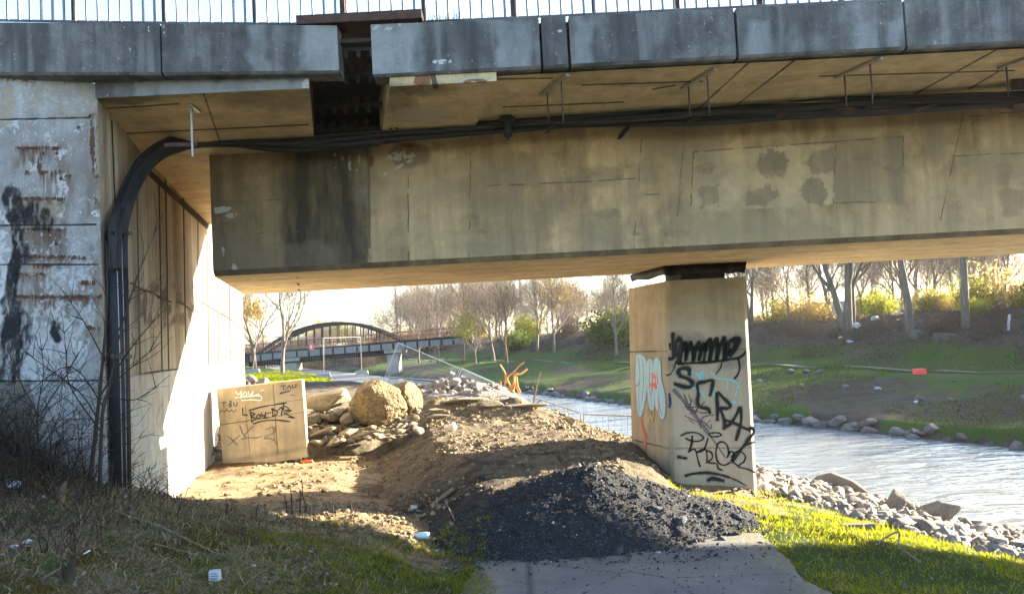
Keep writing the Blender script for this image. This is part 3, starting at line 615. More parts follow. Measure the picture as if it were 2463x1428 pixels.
for x0, x1 in cuts:
    A = atY(x0, 100, fy(x0)); B = atY(x1, 100, fy(x1)); rec = 0; ZF0 = 3.76 if x0 < 812 else 3.716
    a0 = np.array((A[0], A[1]+rec)); b0 = np.array((B[0], B[1]+rec)); t0, t1 = ftop(x0), ftop(x1); ch = .018
    fs = [grid_face((*a0, ZF0+ch), (*b0, ZF0+ch), (*b0, t1), (*a0, t0), max(12, int(abs(x1-x0)/3)), 50, fas_mask),
          grid_face((a0[0], a0[1]+ch, ZF0), (b0[0], b0[1]+ch, ZF0), (*b0, ZF0+ch), (*a0, ZF0+ch), 20, 1),
          grid_face((a0[0], a0[1]+ch, ZF0), (a0[0], a0[1]+.2, ZF0), (b0[0], b0[1]+.2, ZF0), (b0[0], b0[1]+ch, ZF0), 20, 2)[::1],
          grid_face((*a0, ZF0+ch), (*a0, t0), (a0[0], a0[1]+.2, t0), (a0[0], a0[1]+.2, ZF0), 6, 3),
          grid_face((*b0, ZF0+ch), (b0[0], b0[1]+.2, ZF0), (b0[0], b0[1]+.2, t1), (*b0, t1), 6, 3),
          grid_face((*a0, t0), (*b0, t1), (b0[0], b0[1]+.2, t1), (a0[0], a0[1]+.2, t0), 20, 2)]
    join_faces('edge_beam', fs, C_FAS, bridge); PANELS.append((a0, b0, t0, t1))
for (a0, b0, t0, t1), (a1, b1, t2, t3), (cx0, cx1) in zip(PANELS, PANELS[1:], cuts):
    if cx1 == 812: continue
    MB().box((b0[0]-.05, b0[1]+.09, (3.77 if cx1 < 812 else 3.73)), (a1[0]+.05, b0[1]+.4, min(t1, t2)-.006)).build('joint_filler', C_GAP, bridge)
# far edge beam and road surface
mb = MB(); mb.box((-14, YFB+.01, 3.7), (60, YFB+.3, 4.1)); mb.build('edge_beam', C_FAS, bridge)

# ------------------------------------------------------------------ railing
def rail_pt(x, off=.16):
    Y = fy(x)+off; p = atY(x, 40, Y); return p[0], Y, ftop(x)
rail = thing('bridge_railing', 'grey steel bar railing along the top edge of the concrete bridge', 'railing', rail_pt(1000))
xs = np.arange(-420, 4200, 12.0); rp = [rail_pt(x) for x in xs]
mb = MB(); mb.tube([(p[0], p[1], p[2]+.075) for p in rp], .011, 4); mb.build('bottom_rail', RAIL_M, rail)
mb = MB(); mb.tube([(p[0], p[1], p[2]+1.05) for p in rp], .025, 6); mb.build('top_rail', RAIL_M, rail)
for x in (-260, -43, 175, 393, 612, 823, 1020, 1235, 1432, 1632, 1832, 2030, 2230, 2430, 2640, 2850, 3060, 3270):
    p = rail_pt(x); MB().box((p[0]-.019, p[1]+.014, p[2]-.03), (p[0]+.019, p[1]+.05, p[2]+1.03)).build('post', STEEL_R if x > 0 else RAIL_M, rail)
for x in np.arange(18-27.2*8, 2420, 27.2):
    p = rail_pt(x); MB().tube([(p[0], p[1], p[2]+.08), (p[0], p[1], p[2]+1.03)], .0105, 5).build('bar', RAIL_M, rail)

# ------------------------------------------------------------------ abutment
abut = thing('bridge_abutment', 'concrete abutment with rust and lime stains, its long side wall in sunlight', 'abutment', (-3.3, 6.2, .6))
XC = float(wallx(5.8))
def fwy(X): return 5.8+.37*(X-XC)
def abf_mask(px, py, P):
    jx, jy = jit(px, py, 9, .05); kx, ky = jit(px, py, 4, .12, 9); d = np.maximum; Z = np.zeros(len(px))
    joint = Z
    for a in ((-400, 298, 216, 283), (-400, 548, 232, 540), (-400, 637, 236, 636), (-400, 918, 236, 915)): joint = d(joint, m_line(px, py, *a, 1.2, 1.8))
    for cx, cy in ((217, 279), (189, 307), (137, 369), (135, 587), (146, 430)): joint = d(joint, m_ell(px, py, cx, cy, 4, 4, .4))
    rust = Z; drip = Z; rd = np.random.default_rng(44); wx = (fbm(px*.2, py*.05, 3, 33)-.5)*5; wy = (fbm(px*.12, py*.2, 3, 34)-.5)*7
    for x0, x1, y, th, dl in ((37, 140, 356, 2.6, 34), (61, 70, 416, 4, 14), (92, 145, 414, 1.6, 0), (97, 107, 416, 2, 52), (125, 135, 418, 2, 54), (156, 168, 424, 2, 36), (39, 153, 478, 2.8, 30), (48, 158, 552, 1.6, 66), (52, 172, 618, 2.4, 18), (35, 108, 660, 2.6, 46), (42, 240, 714, 3, 40), (195, 226, 680, 4, 14), (210, 238, 788, 3, 16), (82, 126, 640, 1.5, 24), (175, 205, 620, 4, 8), (0, 9, 752, 3, 50)):
        rust = d(rust, m_line(px+wx, py+wy, x0, y, x1, y, th, 3.5))
        xx = x0
        while xx < x1 and dl:
            L = dl*(.25+.9*rd.random()); drip = d(drip, m_line(px+wx*.6, py, xx, y, xx, y+L, .8+1.6*rd.random(), 3)*np.clip(1.15-(py-y)/(L+1)*.75, .15, 1)*(.5+.5*rd.random())); xx += 2.5+6*rd.random()
    for a in ((222, 276, 222, 330), (222, 330, 224, 370), (224, 370, 230, 420), (230, 420, 238, 438), (238, 310, 238, 330), (230, 480, 240, 500), (100, 370, 92, 410)): rust = d(rust, m_line(kx, ky, *a, 4, 4))
    rust = d(rust, m_line(jx, jy, 0, 186, 236, 186, 5, 12)*.75)  # brown band along the top edge of the wall
    ochre = d(m_rect(kx, ky, 100, 486, 148, 520, 8), m_rect(kx, ky, 56, 486, 74, 498, 5)); ochre = d(ochre, m_rect(kx, ky, 70, 640, 84, 660, 5)); ochre = d(ochre, m_rect(jx, jy, 0, 195, 30, 300, 14)*.7); ochre = d(ochre, m_rect(jx, jy, 70, 215, 232, 282, 22)*.5); ochre = d(ochre, m_rect(kx, ky, 232, 280, 248, 1000, 5)*.55)
    tar = Z
    for a, w in (((28, 470, 40, 520), 20), ((75, 495, 66, 530), 10), ((40, 540, 44, 600), 10), ((44, 600, 30, 680), 12), ((30, 680, 24, 730), 14), ((24, 730, 40, 780), 20), ((40, 780, 40, 830), 32), ((40, 830, 26, 900), 22), ((26, 880, 0, 905), 16), ((84, 492, 88, 550), 4.5), ((108, 505, 104, 552), 4.5), ((122, 528, 118, 552), 5), ((46, 560, 60, 620), 12), ((130, 785, 135, 812), 9)): tar = d(tar, m_line(jx, jy, *a, w, 6))
    lime = d(m_rect(jx, jy, 0, 506, 44, 548, 8), m_rect(jx, jy, -300, 560, 22, 735, 8)*.8); lime = d(lime, m_rect(jx, jy, -20, 735, 14, 860, 6)*.75)
    for r, k in (((60, 820, 110, 912), .95), ((48, 830, 80, 905), .85), ((85, 785, 210, 850), .62), ((80, 725, 225, 790), .6), ((110, 650, 220, 705), .55), ((82, 918, 110, 945), .9), ((112, 820, 200, 1010), .8), ((150, 560, 236, 640), .35), ((130, 480, 150, 520), .6), ((140, 420, 156, 470), .8), ((74, 394, 88, 412), .9), ((108, 324, 120, 346), .8), ((140, 360, 150, 392), .6), ((20, 290, 40, 304), .7)): lime = d(lime, m_rect(jx, jy, *r, 12)*k)
    lime = lime*(tar < .4)*(.25+.75*sstep(.36, .56, fbm(px*.13, py*.09, 5, 67, .65))); rust = rust*(.15+.85*sstep(.32, .6, fbm(px*.32, py*.06, 4, 68, .65))); tar = tar*sstep(.24, .46, fbm(px*.12, py*.035, 4, 79)); ochre = ochre*sstep(.3, .5, fbm(px*.1, py*.1, 4, 69))
    lime = d(lime, sstep(.52, .66, fbm(px*.14, py*.11, 5, 70, .65))*.6*sstep(.42, .56, fbm(px*.02, py*.02, 3, 78))*(tar < .3)*(rust < .4)*(py < 760))
    grey = d(m_rect(jx, jy, -300, 920, 78, 1200, 8), m_rect(jx, jy, 76, 700, 112, 780, 14)*.5); grey = d(grey, m_rect(jx, jy, 130, 330, 220, 420, 30)*.4); grey = d(grey, m_rect(jx, jy, 20, 300, 130, 345, 18)*.45); grey = d(grey, m_rect(jx, jy, 60, 480, 150, 540, 20)*.6); grey = d(grey, m_rect(jx, jy, 90, 560, 150, 615, 20)*.6)
    stain = Z
    for r in ((34, 352, 150, 400), (90, 410, 170, 500), (40, 480, 156, 540), (46, 552, 160, 640), (35, 655, 130, 720), (42, 710, 240, 775), (215, 275, 246, 520), (190, 675, 240, 720), (205, 785, 242, 830), (220, 600, 246, 800)): stain = d(stain, m_rect(jx, jy, *r, 14)*sstep(.3, .6, fbm(px*.14, py*.02, 4, 80)))
    return dict(joint=joint, rust=rust, ochre=ochre, tar=tar, lime=lime, grey=grey, stain=stain, drip=drip)
fs = [grid_face((-5.2, fwy(-5.2), -.2), (XC, 5.8, -.2), (XC, 5.8, 3.752), (-5.2, fwy(-5.2), 3.752), 340, 420, abf_mask),
      grid_face((-14, fwy(-14), -.2), (-5.2, fwy(-5.2), -.2), (-5.2, fwy(-5.2), 3.752), (-14, fwy(-14), 3.752), 10, 10)]
join_faces('front_wall', fs, C_ABF, abut)
YE = 15.0
def abs_mask(px, py, P):
    jx, jy = jit(px, py, 6, .05); d = np.maximum; Z = np.zeros(len(px))
    joint = d(m_line(px, py, 269, 290, 296, 1000, 1.3, 1.5), m_line(jx, jy, 310, 682, 475, 748, 1.2, 2)); joint = d(joint, m_line(jx, jy, 475, 720, 585, 790, 2, 2)*.9)
    joint = d(joint, m_line(px, py, 310, 905, 585, 864, 1.8, 1.8)); joint = d(joint, m_line(px, py, 333, 391, 500, 545, 5, 5)*.8); joint = d(joint, m_line(px, py, 476, 300, 476, 760, .8, 1.4)*.8)
    for x in (335, 388, 404, 446): joint = d(joint, m_line(px, py, x-6, 430, x+6, 1130, 1.1, 1.6)*.9)
    for x in (500, 524, 552): joint = d(joint, m_line(px, py, x-2, 560, x+3, 960, 1.5, 1.6))
    joint = d(joint, m_line(px, py, 370, 1180, 470, 1060, 1, 2)*.5)
    for a in ((348, 960, 348, 1010), (348, 1010, 340, 1030), (392, 960, 376, 1005), (376, 1005, 392, 1080), (392, 1080, 360, 1130), (511, 770, 508, 800), (508, 800, 560, 850), (560, 850, 583, 862)): joint = d(joint, m_line(px, py, *a, .8, 1.2)*.8)
    grey = m_rect(jx, jy, 330, 692, 478, 775, 16)*sstep(.42, .6, fbm(px*.12, py*.035, 3, 5)); grey = d(grey, sstep(.5, .7, fbm(P[:, 1]*2.2, P[:, 2]*.3, 4, 15))*.6)
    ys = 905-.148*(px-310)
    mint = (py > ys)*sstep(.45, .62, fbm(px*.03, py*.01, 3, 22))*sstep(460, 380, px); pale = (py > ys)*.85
    violet = m_rect(jx, jy, 452, 960, 478, 1060, 8)*.7
    return dict(joint=joint, grey=grey, mint=mint*.9, pale=pale, violet=violet)
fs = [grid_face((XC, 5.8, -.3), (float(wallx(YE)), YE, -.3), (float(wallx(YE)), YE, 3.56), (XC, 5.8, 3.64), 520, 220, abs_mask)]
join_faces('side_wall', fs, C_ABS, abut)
mb = MB(); wE = float(wallx(YE)); mb.add([(wE, YE, -.3), (-14, YE, -.3), (-14, YE, 3.56), (wE, YE, 3.56)], [(0, 1, 2, 3)])
mb.add([(XC, 5.8, 3.63), (wE, YE, 3.55), (-14, YE, 3.55), (-14, fwy(-14), 3.63)], [(0, 1, 2, 3)]); mb.build('back_fill', C_ABS, abut)

# ------------------------------------------------------------------ pier
PY = 8.9
zt = ZB-.17
xl = float(np.mean([atY(1607, 680, PY)[0], atY(1616, 1155, PY)[0]])); xr = float(np.mean([atY(1797, 665, PY)[0], atY(1826, 1190, PY)[0]]))
xlt, xlb = float(atY(1603, 672, PY)[0]), float(atY(1614, 1160, PY)[0]); xrt, xrb = float(atY(1795, 662, PY)[0]), float(atY(1824, 1190, PY)[0])
PD = 1.25; PS = -.2
pier = thing('bridge_pier', 'square concrete bridge pier covered in black graffiti beside the river', 'pier', (xl, PY, -.2))
def pier_mask(px, py, P):
    jx, jy = jit(px, py, 10, .04); d = np.maximum
    joint = d(m_line(px, py, 1600, 845, 1810, 838, 1.5, 1.6), m_line(px, py, 1600, 1078, 1820, 1076, 1.3, 1.6)); joint = d(joint, d(m_line(px, py, 1515, 846, 1600, 844, 1.2, 1.6), m_line(px, py, 1525, 1058, 1612, 1078, 1.2, 1.6)))
    pale = m_rect(jx, jy, 1600, 790, 1830, 1200, 30)*.75; grey = d(m_ell(jx, jy, 1700, 700, 90, 60, 1)*.5, m_rect(jx, jy, 1655, 690, 1672, 770, 10)*.5); grey = d(grey, m_rect(jx, jy, 1612, 1060, 1630, 1170, 10)*.6)
    blackish = m_rect(jx, jy, 1618, 812, 1790, 880, 16)*.5*sstep(.35, .6, fbm(px*.05, py*.05, 3, 9))
    return dict(joint=joint, pale=pale, grey=grey, blackish=blackish)
c = .035; zb = -.6
def pcorner(x, y, z, top): return (x, y, z)
def lerp(a, b, t): return a+(b-a)*t
def prow(t):   # footprint at height fraction t (0 bottom, 1 top), slight batter
    l = lerp(xlb-.0, xlt, t); r = lerp(xrb, xrt, t)
    return [(l+c, PY), (r-c*1.2, PY), (r, PY+c*1.2), (r+PS*PD, PY+PD), (l+PS*PD, PY+PD), (l, PY+c)]
B_, T_ = prow(-.18), prow(1)
fs = []
for i2 in range(6):
    j2 = (i2+1) % 6; nu, nv = ((90, 230), (3, 60), (30, 40), (20, 20), (60, 230), (3, 60))[i2]
    fs.append(grid_face((*B_[i2], zb), (*B_[j2], zb), (*T_[j2], zt), (*T_[i2], zt), nu, nv, pier_mask))
pb = join_faces('pier_shaft', fs, C_PIER, pier)
MB().add([(*p, zt) for p in T_], [tuple(range(6))]).build('pier_top', C_PIER, pier)
# planes for paint
def plane(p0, p1, p2):
    n = np.cross(np.array(p1)-np.array(p0), np.array(p2)-np.array(p0)); n = n/np.linalg.norm(n)
    if np.dot(CAMP-np.array(p0), n) < 0: n = -n
    return np.array(p0, float), n
PL_F = plane((*B_[0], zb), (*B_[1], zb), (*T_[0], zt)); PL_L = plane((*B_[5], zb), (*B_[4], zb), (*T_[5], zt))
def catmull(pts, sub=6):
    pts = [np.array(p, float) for p in pts]; out = []
    for i in range(len(pts)-1):
        p0 = pts[max(i-1, 0)]; p1, p2 = pts[i], pts[i+1]; p3 = pts[min(i+2, len(pts)-1)]
        for k in range(sub):
            t = k/sub; out.append(.5*((2*p1)+(-p0+p2)*t+(2*p0-5*p1+4*p2-p3)*t*t+(-p0+3*p1-3*p2+p3)*t**3))
    return out+[pts[-1]]
PAINT_N = [0]
def strokes(mb, pl, lst, sc, ox, oy, smooth=True):
    p0, n = pl
    up = np.array((0, 0, 1.0)); ax = np.cross(up, n); ax /= np.linalg.norm(ax); ay = np.cross(n, ax)
    for pts, w in lst:
        P = [atP(ox+x/sc, oy+y/sc, p0, n) for x, y in pts]
        mpp = np.linalg.norm(atP(ox+pts[0][0]/sc+1, oy+pts[0][1]/sc, p0, n)-atP(ox+pts[0][0]/sc, oy+pts[0][1]/sc, p0, n))/sc
        hw = w*mpp/2*1.12; Q = np.array([((p-p0)@ax, (p-p0)@ay) for p in P])
        if smooth and len(Q) > 2: Q = np.array(catmull(Q, 5))
        PAINT_N[0] += 1; off = .0015+.00022*(PAINT_N[0] % 40); m_ = len(Q)
        def T(q, k=0): return p0+ax*q[0]+ay*q[1]+n*(off+.00012*k/10)
        L, Rr = [], []
        for i in range(m_):
            d = Q[min(i+1, m_-1)]-Q[max(i-1, 0)]; d = d/(np.linalg.norm(d)+1e-9); nn = np.array((-d[1], d[0]))
            ww = hw*(.9+.16*math.sin(i*.55+len(pts)*1.7)+.08*math.sin(i*1.9+w))*(.7 if i == m_-1 else 1); L.append(T(Q[i]+nn*ww, i)); Rr.append(T(Q[i]-nn*ww, i))
        b = len(mb.v); mb.add(L+Rr, [(i, m_+i, m_+i+1, i+1) for i in range(m_-1)])
        for end, i, sgn in ((0, 0, -1), (1, m_-1, 1)):
            d = (Q[1]-Q[0]) if i == 0 else (Q[-1]-Q[-2]); d = d/(np.linalg.norm(d)+1e-9)*sgn; nn = np.array((-d[1], d[0]))
            cap = [T(Q[i]+hw*(nn*math.cos(a)+d*math.sin(a)), i) for a in np.linspace(0, math.pi, 6)]
            mb.add(cap, [tuple(range(6))])
    return mb
def overspray(name, c, al):
    m = NM(name); d = m.n('ShaderNodeBsdfDiffuse'); m.put(d.inputs[0], c); t = m.n('ShaderNodeBsdfTransparent'); g = m.n('ShaderNodeMixShader'); m.put(g.inputs[0], m.rng(m.noise(160, 2, .8), .3, .7, al*.3, al*1.6))
    m.nt.links.new(t.outputs[0], g.inputs[1]); m.nt.links.new(d.outputs[0], g.inputs[2]); m.nt.links.new(g.outputs[0], m.out.inputs[0]); return m.m
def paintmat(name, c, var=.15): return simple(name, c, .65, 0, var, 40, .05)
PB = paintmat('black_spray', (.012, .012, .013)); PG = paintmat('grey_spray', (.13, .125, .115), .3); PC = paintmat('cyan_spray', (.22, .42, .43), .3); PU = paintmat('plum_spray', (.10, .05, .06), .3)
PBL = paintmat('blue_spray', (.30, .46, .54)); PBO = paintmat('slate_spray', (.16, .19, .23)); PR = paintmat('red_spray', (.55, .13, .08)); PYL = paintmat('yellow_spray', (.5, .38, .13)); PW = paintmat('white_spray', (.62, .6, .55)); PN = paintmat('navy_spray', (.03, .035, .12)); PO = overspray('black_overspray', (.02, .02, .02), .28)
K6 = (3.245, 1480, 780)
def pstrokes(name, pl, mat, lst, K, parent, label=None, smooth=True):
    if mat is PB and parent is pier: strokes(MB(), pl, [(p, w*1.75) for p, w in lst], *K, smooth).build('overspray', PO, parent)
    o = strokes(MB(), pl, lst, *K, smooth).build(name, mat, parent)
    if label: o['label'] = label
    return o
pstrokes('graffiti', PL_F, PG, [([(462, 515), (520, 580), (580, 650), (650, 745), (720, 840)], 34), ([(720, 840), (800, 950), (860, 1040)], 12)], K6, pier)
pstrokes('graffiti', PL_F, PC, [([(640, 390), (660, 420)], 30), ([(655, 400), (678, 365), (682, 430)], 18), ([(790, 420), (860, 425), (930, 445), (955, 480), (940, 545)], 16), ([(880, 440), (870, 510)], 12), ([(590, 400), (600, 350)], 16), ([(740, 375), (775, 400), (760, 480), (770, 560)], 14), ([(600, 490), (660, 520), (700, 570)], 16), ([(900, 605), (935, 610)], 26), ([(480, 400), (490, 410)], 14)], K6, pier)
pstrokes('graffiti', PL_F, PU, [([(535, 545), (560, 600), (555, 640), (620, 690)], 9), ([(572, 545), (590, 610), (560, 660)], 8), ([(605, 580), (580, 640), (640, 640)], 7), ([(545, 640), (600, 665), (680, 690), (720, 685)], 8), ([(600, 690), (660, 640), (700, 600)], 7), ([(620, 700), (640, 650), (610, 600)], 7), ([(580, 700), (680, 630)], 6), ([(650, 780), (690, 720), (770, 705)], 8), ([(640, 760), (600, 740), (540, 710)], 7), ([(575, 745), (615, 775)], 7), ([(665, 805), (670, 750), (720, 790), (745, 815), (750, 780)], 8), ([(740, 745), (700, 790)], 6)], K6, pier)
pstrokes('graffiti', PL_F, PB, [
    ([(448, 75), (446, 150), (462, 215), (450, 262), (425, 268)], 24), ([(462, 230), (475, 135), (500, 112), (512, 150), (490, 285)], 28), ([(425, 155), (430, 190)], 16),
    ([(505, 290), (528, 170), (548, 145), (548, 285), (575, 160), (595, 145), (610, 285), (630, 170), (655, 135), (662, 200), (650, 285), (690, 160), (700, 150)], 21),
    ([(690, 285), (718, 150), (745, 118), (735, 285), (770, 140), (797, 115), (790, 280), (830, 130), (852, 108), (842, 275)], 22), ([(520, 180), (690, 185)], 40), ([(710, 160), (850, 150)], 40),
    ([(862, 262), (880, 160), (915, 115), (962, 112), (955, 160), (915, 200), (880, 215)], 30), ([(925, 130), (935, 180), (900, 240)], 30),
    ([(490, 306), (600, 300), (720, 294), (860, 277), (958, 262)], 17), ([(955, 262), (995, 240), (1012, 215)], 15), ([(958, 265), (970, 330), (958, 385), (930, 420)], 12), ([(472, 290), (458, 340), (430, 385), (398, 396)], 8), ([(830, 285), (822, 335), (784, 386)], 8)], K6, pier, 'thick black spray lettering struck through across the pier')
pstrokes('graffiti', PL_F, PB, [([(578, 385), (572, 345), (530, 340), (493, 360), (505, 398), (560, 420), (602, 452), (588, 484), (540, 486), (472, 465)], 26),
    ([(740, 545), (757, 480), (757, 435), (700, 446), (642, 465), (648, 540), (640, 600), (662, 642), (718, 655), (736, 684)], 23),
    ([(796, 740), (797, 640), (795, 532), (842, 572), (895, 628), (880, 652), (816, 655), (832, 692), (852, 760), (850, 806)], 22),
    ([(850, 806), (900, 770), (946, 700), (974, 646), (982, 740), (966, 820), (944, 895)], 20), ([(872, 748), (940, 774), (1044, 826)], 17),
    ([(1042, 812), (1070, 808), (1078, 845), (1040, 890), (1005, 942), (960, 1000), (915, 1066)], 20), ([(1005, 945), (1040, 930), (1080, 918)], 13)], K6, pier, 'black letters S C R A Z stepping down the pier')
ell6 = lambda cx, cy, rx, ry, n=14: [(cx+rx*math.cos(2*math.pi*k/n), cy+ry*math.sin(2*math.pi*k/n)) for k in range(n+1)]
pstrokes('graffiti', PL_F, PB, [([(512, 866), (560, 845), (630, 843), (686, 878), (660, 906), (600, 908), (550, 888)], 10), ([(600, 872), (596, 930), (574, 988)], 14), ([(574, 988), (622, 975), (646, 1060), (660, 1106)], 11), ([(722, 890), (690, 975), (636, 996)], 11),
    ([(640, 992), (700, 972), (716, 1030), (712, 1078)], 9), ([(712, 982), (750, 1000), (756, 1040), (726, 1074), (790, 1086), (802, 1120), (832, 1136)], 11), (ell6(777, 859, 48, 16), 9), ([(884, 1000), (872, 940), (835, 915), (800, 930), (784, 1000), (800, 1070), (845, 1096), (892, 1078)], 11),
    ([(874, 1032), (900, 990), (930, 1010), (905, 1060)], 12), ([(905, 1030), (960, 986), (1012, 1020), (1005, 1065), (962, 1106), (1040, 1130), (1092, 1155)], 10), ([(960, 1106), (915, 1068)], 12), ([(496, 1032), (508, 1034)], 22), ([(538, 1040), (550, 1042)], 20)], K6, pier, 'black looping tag low on the pier')
pstrokes('graffiti', PL_F, PB, [([(550, 1178), (600, 1164), (700, 1155), (800, 1166), (880, 1188)], 18), ([(880, 1188), (950, 1216), (1018, 1255)], 8)], K6, pier, 'black arc at the foot of the pier')
pstrokes('graffiti', PL_F, PB, [([(728, 1212), (762, 1200), (838, 1216)], 24)], K6, pier, 'short black bar at the foot of the pier')
# left face piece
def fill(mb, pl, polys, K, off):
    p0, n = pl; sc, ox, oy = K
    for k, poly in enumerate(polys):
        Q = catmull(poly+[poly[0]], 5)[:-1]; pts = [atP(ox+q[0]/sc, oy+q[1]/sc, p0, n)+n*(off+.0006*k) for q in Q]; c0 = np.mean(pts, 0)
        mb.add([c0]+pts, [(0, 1+i, 1+(i+1) % len(pts)) for i in range(len(pts))])
    return mb
lobes = [[(165, 236), (198, 232), (240, 275), (250, 400), (242, 560), (212, 695), (186, 708), (170, 600), (160, 400)], [(248, 290), (272, 266), (296, 300), (302, 450), (306, 640), (284, 668), (264, 620), (248, 450)], [(304, 280), (328, 256), (356, 300), (364, 430), (392, 560), (392, 690), (370, 738), (342, 700), (312, 620), (300, 400)]]
big = [[(np.mean([q[0] for q in l])+(x-np.mean([q[0] for q in l]))*1.22, np.mean([q[1] for q in l])+(y-np.mean([q[1] for q in l]))*1.035) for x, y in l] for l in lobes]
o = fill(fill(MB(), PL_L, big, K6, .002), PL_L, [], K6, 0).build('graffiti', PBO, pier)
o = fill(MB(), PL_L, lobes, K6, .005).build('graffiti', PBL, pier); o['label'] = 'pale blue bubble letters on the narrow side of the pier'
pstrokes('graffiti', PL_L, PBO, [([(185, 260), (195, 400), (185, 560), (195, 690)], 4), ([(215, 270), (225, 420), (210, 600)], 4), ([(275, 290), (270, 450), (285, 640)], 4), ([(330, 280), (335, 450), (350, 620), (365, 710)], 4), ([(165, 480), (190, 460), (185, 440)], 4)], (3.245, 1480, 780), pier)
pstrokes('graffiti', PL_L, PR, [([(290, 385), (295, 470), (285, 540)], 8), ([(290, 390), (320, 420), (310, 480), (325, 490)], 10), ([(275, 470), (320, 470)], 12), ([(330, 390), (335, 460)], 6), ([(335, 580), (345, 660), (330, 690)], 6), ([(200, 745), (212, 745), (210, 790), (225, 850), (240, 900)], 8), ([(215, 800), (250, 870), (262, 890)], 7), ([(225, 910), (245, 930), (230, 975)], 8)], K6, pier)
pstrokes('graffiti', PL_L, PYL, [([(250, 700), (262, 740), (280, 710), (290, 745), (305, 700)], 7)], K6, pier)
pstrokes('graffiti', PL_F, PN, [([(404, 545), (410, 600), (406, 640)], 20)], (3.245, 1480+5, 780), pier)
# bearing and black sheeting on the pier head
mb = MB(); l, r = xlt+.1, xrt-.1
mb.box((l+.1, PY+.15, zt+.002), (r-.1, PY+PD-.15, ZB-.002)); mb.build('bearing_block', C_GAP, pier)
ml = MB(); cs = []
a = [atY(x, y, Y) for x, y, Y in ((1514, 650, PY+1.1), (1597, 632, PY-.03), (1650, 630, PY-.03), (1730, 627, PY-.03), (1795, 622, PY-.03))]
b = [atY(x, y, Y) for x, y, Y in ((1520, 678, PY+1.1), (1600, 663, PY-.05), (1660, 659, PY-.05), (1730, 657, PY-.05), (1789, 656, PY-.05))]
npt = 40; top = []; bot = []
for k in range(npt):
    t = k/(npt-1)*4; A = np.array([np.interp(t, range(5), [q[j] for q in a]) for j in range(3)]); Bq = np.array([np.interp(t, range(5), [q[j] for q in b]) for j in range(3)])
    w = .02*math.sin(k*1.7)+.012*math.sin(k*.7+1); A[2] = min(A[2], ZB-.004); A[1] += w*.5; Bq[1] += w-.01; Bq[2] += .012*math.sin(k*.9)
    top.append(A); bot.append(Bq)
mid = [(p+q)/2+np.array((0, .03*math.sin(k*1.1), 0)) for k, (p, q) in enumerate(zip(top, bot))]
V = top+mid+bot; back = [p+np.array((0, .012, 0)) for p in V]
fcs = []
for rr in range(2):
    for k in range(npt-1): a0 = rr*npt+k; fcs += [(a0, a0+npt, a0+npt+1, a0+1), (3*npt+a0, 3*npt+a0+1, 3*npt+a0+npt+1, 3*npt+a0+npt)]
for k in range(npt-1): fcs += [(k, k+1, 3*npt+k+1, 3*npt+k), (2*npt+k, 5*npt+k, 5*npt+k+1, 2*npt+k+1)]
ml.add(V+back, fcs)
# turned side along the left of the head
solid('black_sheeting', ml, simple('tarp_black', (.014, .013, .013), .55, 0, .4, 10, .4), 'crumpled black sheeting tucked between the pier head and the bridge girder', 'sheeting', smooth=True)

# ------------------------------------------------------------------ cables, ducts, hangers
def wp(px, py, off=0):          # point on abutment side wall plane, pushed off it
    n = np.array((1, .23, 0))/math.hypot(1, .23); return atP(px, py, np.array((XC, 5.8, 0))+n*off, n)
path = [(283, 650, 'w'), (283, 590, 'w'), (286, 540, 'w'), (298, 490, 'b'), (318, 440, 'b'), (347, 393, 'b'), (385, 362, 'b'), (425, 346, 'b'), (470, 338, 7.0), (560, 336, 7.0), (650, 342, 7.0), (740, 344, 7.0), (850, 338, 7.0), (960, 326, 7.0), (1090, 314, 7.0), (1222, 302, 7.0), (1360, 294, 7.0), (1520, 284, 7.0), (1700, 272, 7.0), (1900, 262, 7.0), (2110, 252, 7.0), (2300, 245, 7.0), (2480, 236, 7.0), (2700, 224, 7.0), (3200, 196, 7.0), (3900, 158, 7.0)]
bundle = thing('cable_bundle', 'thick bundle of black cables sagging along the girder and curving down to ducts', 'cables', tuple(atY(1100, 314, 7.0)))
offs = [(-15, 0), (-9, .04), (-3, -.02), (3, .05), (9, 0), (15, .03), (0, -.05)]
for k, (dv, dd) in enumerate(offs):
    pts = []
    for i, (x, y, Yk) in enumerate(path):
        if Yk == 'w': p = wp(x+dv, y, .09+dd*.5)
        elif Yk == 'b':
            t = (i-2)/6; th = t*math.pi/2; p = atY(x+dv*math.cos(th), y+dv*math.sin(th), float(wp(286, 540, .09)[1])*(1-t)+7.0*t+dd*.4)
        else:
            s = float(np.interp(x, [470, 800, 1300, 1600], [1.05, .8, 1.05, 1.6])); wob_ = 4.5*math.sin(x*.006+k*1.9)+2.5*math.sin(x*.013+k)
            p = atY(x, y+dv*s*.75+wob_*(x > 500), 7.0+dd+.02*math.sin(x*.004+k*2))
        pts.append(p)
    MB().tube(catmull(pts, 5), .021+.004*(k % 3), 7).build('cable', BLACK, bundle, True)
duct = thing('cable_ducts', 'tall black cable ducts fixed upright to the abutment corner', 'cable duct', tuple(wp(288, 1150, .05)))
for x0, x1, y0, w in ((272, 285, 556, .05), (288, 298, 556, .048), (299, 309, 600, .026)):
    MB().tube([wp(x0, y0, .06), wp((x0+x1)/2, (y0+1180)/2, .06), wp(x1, 1240, .06)], w, 10).build('duct', BLACK, duct, True)
for x0, x1 in ((279, 296), (292, 306)): MB().tube([wp(x0, 560, .115), wp((x0+x1)/2+1, 850, .115), wp(x1, 1220, .115)], .0035, 5).build('duct_highlight', simple('highlight_pale', (.3, .34, .4), .4), duct, True)  # pale strands standing in for reflections along the black ducts
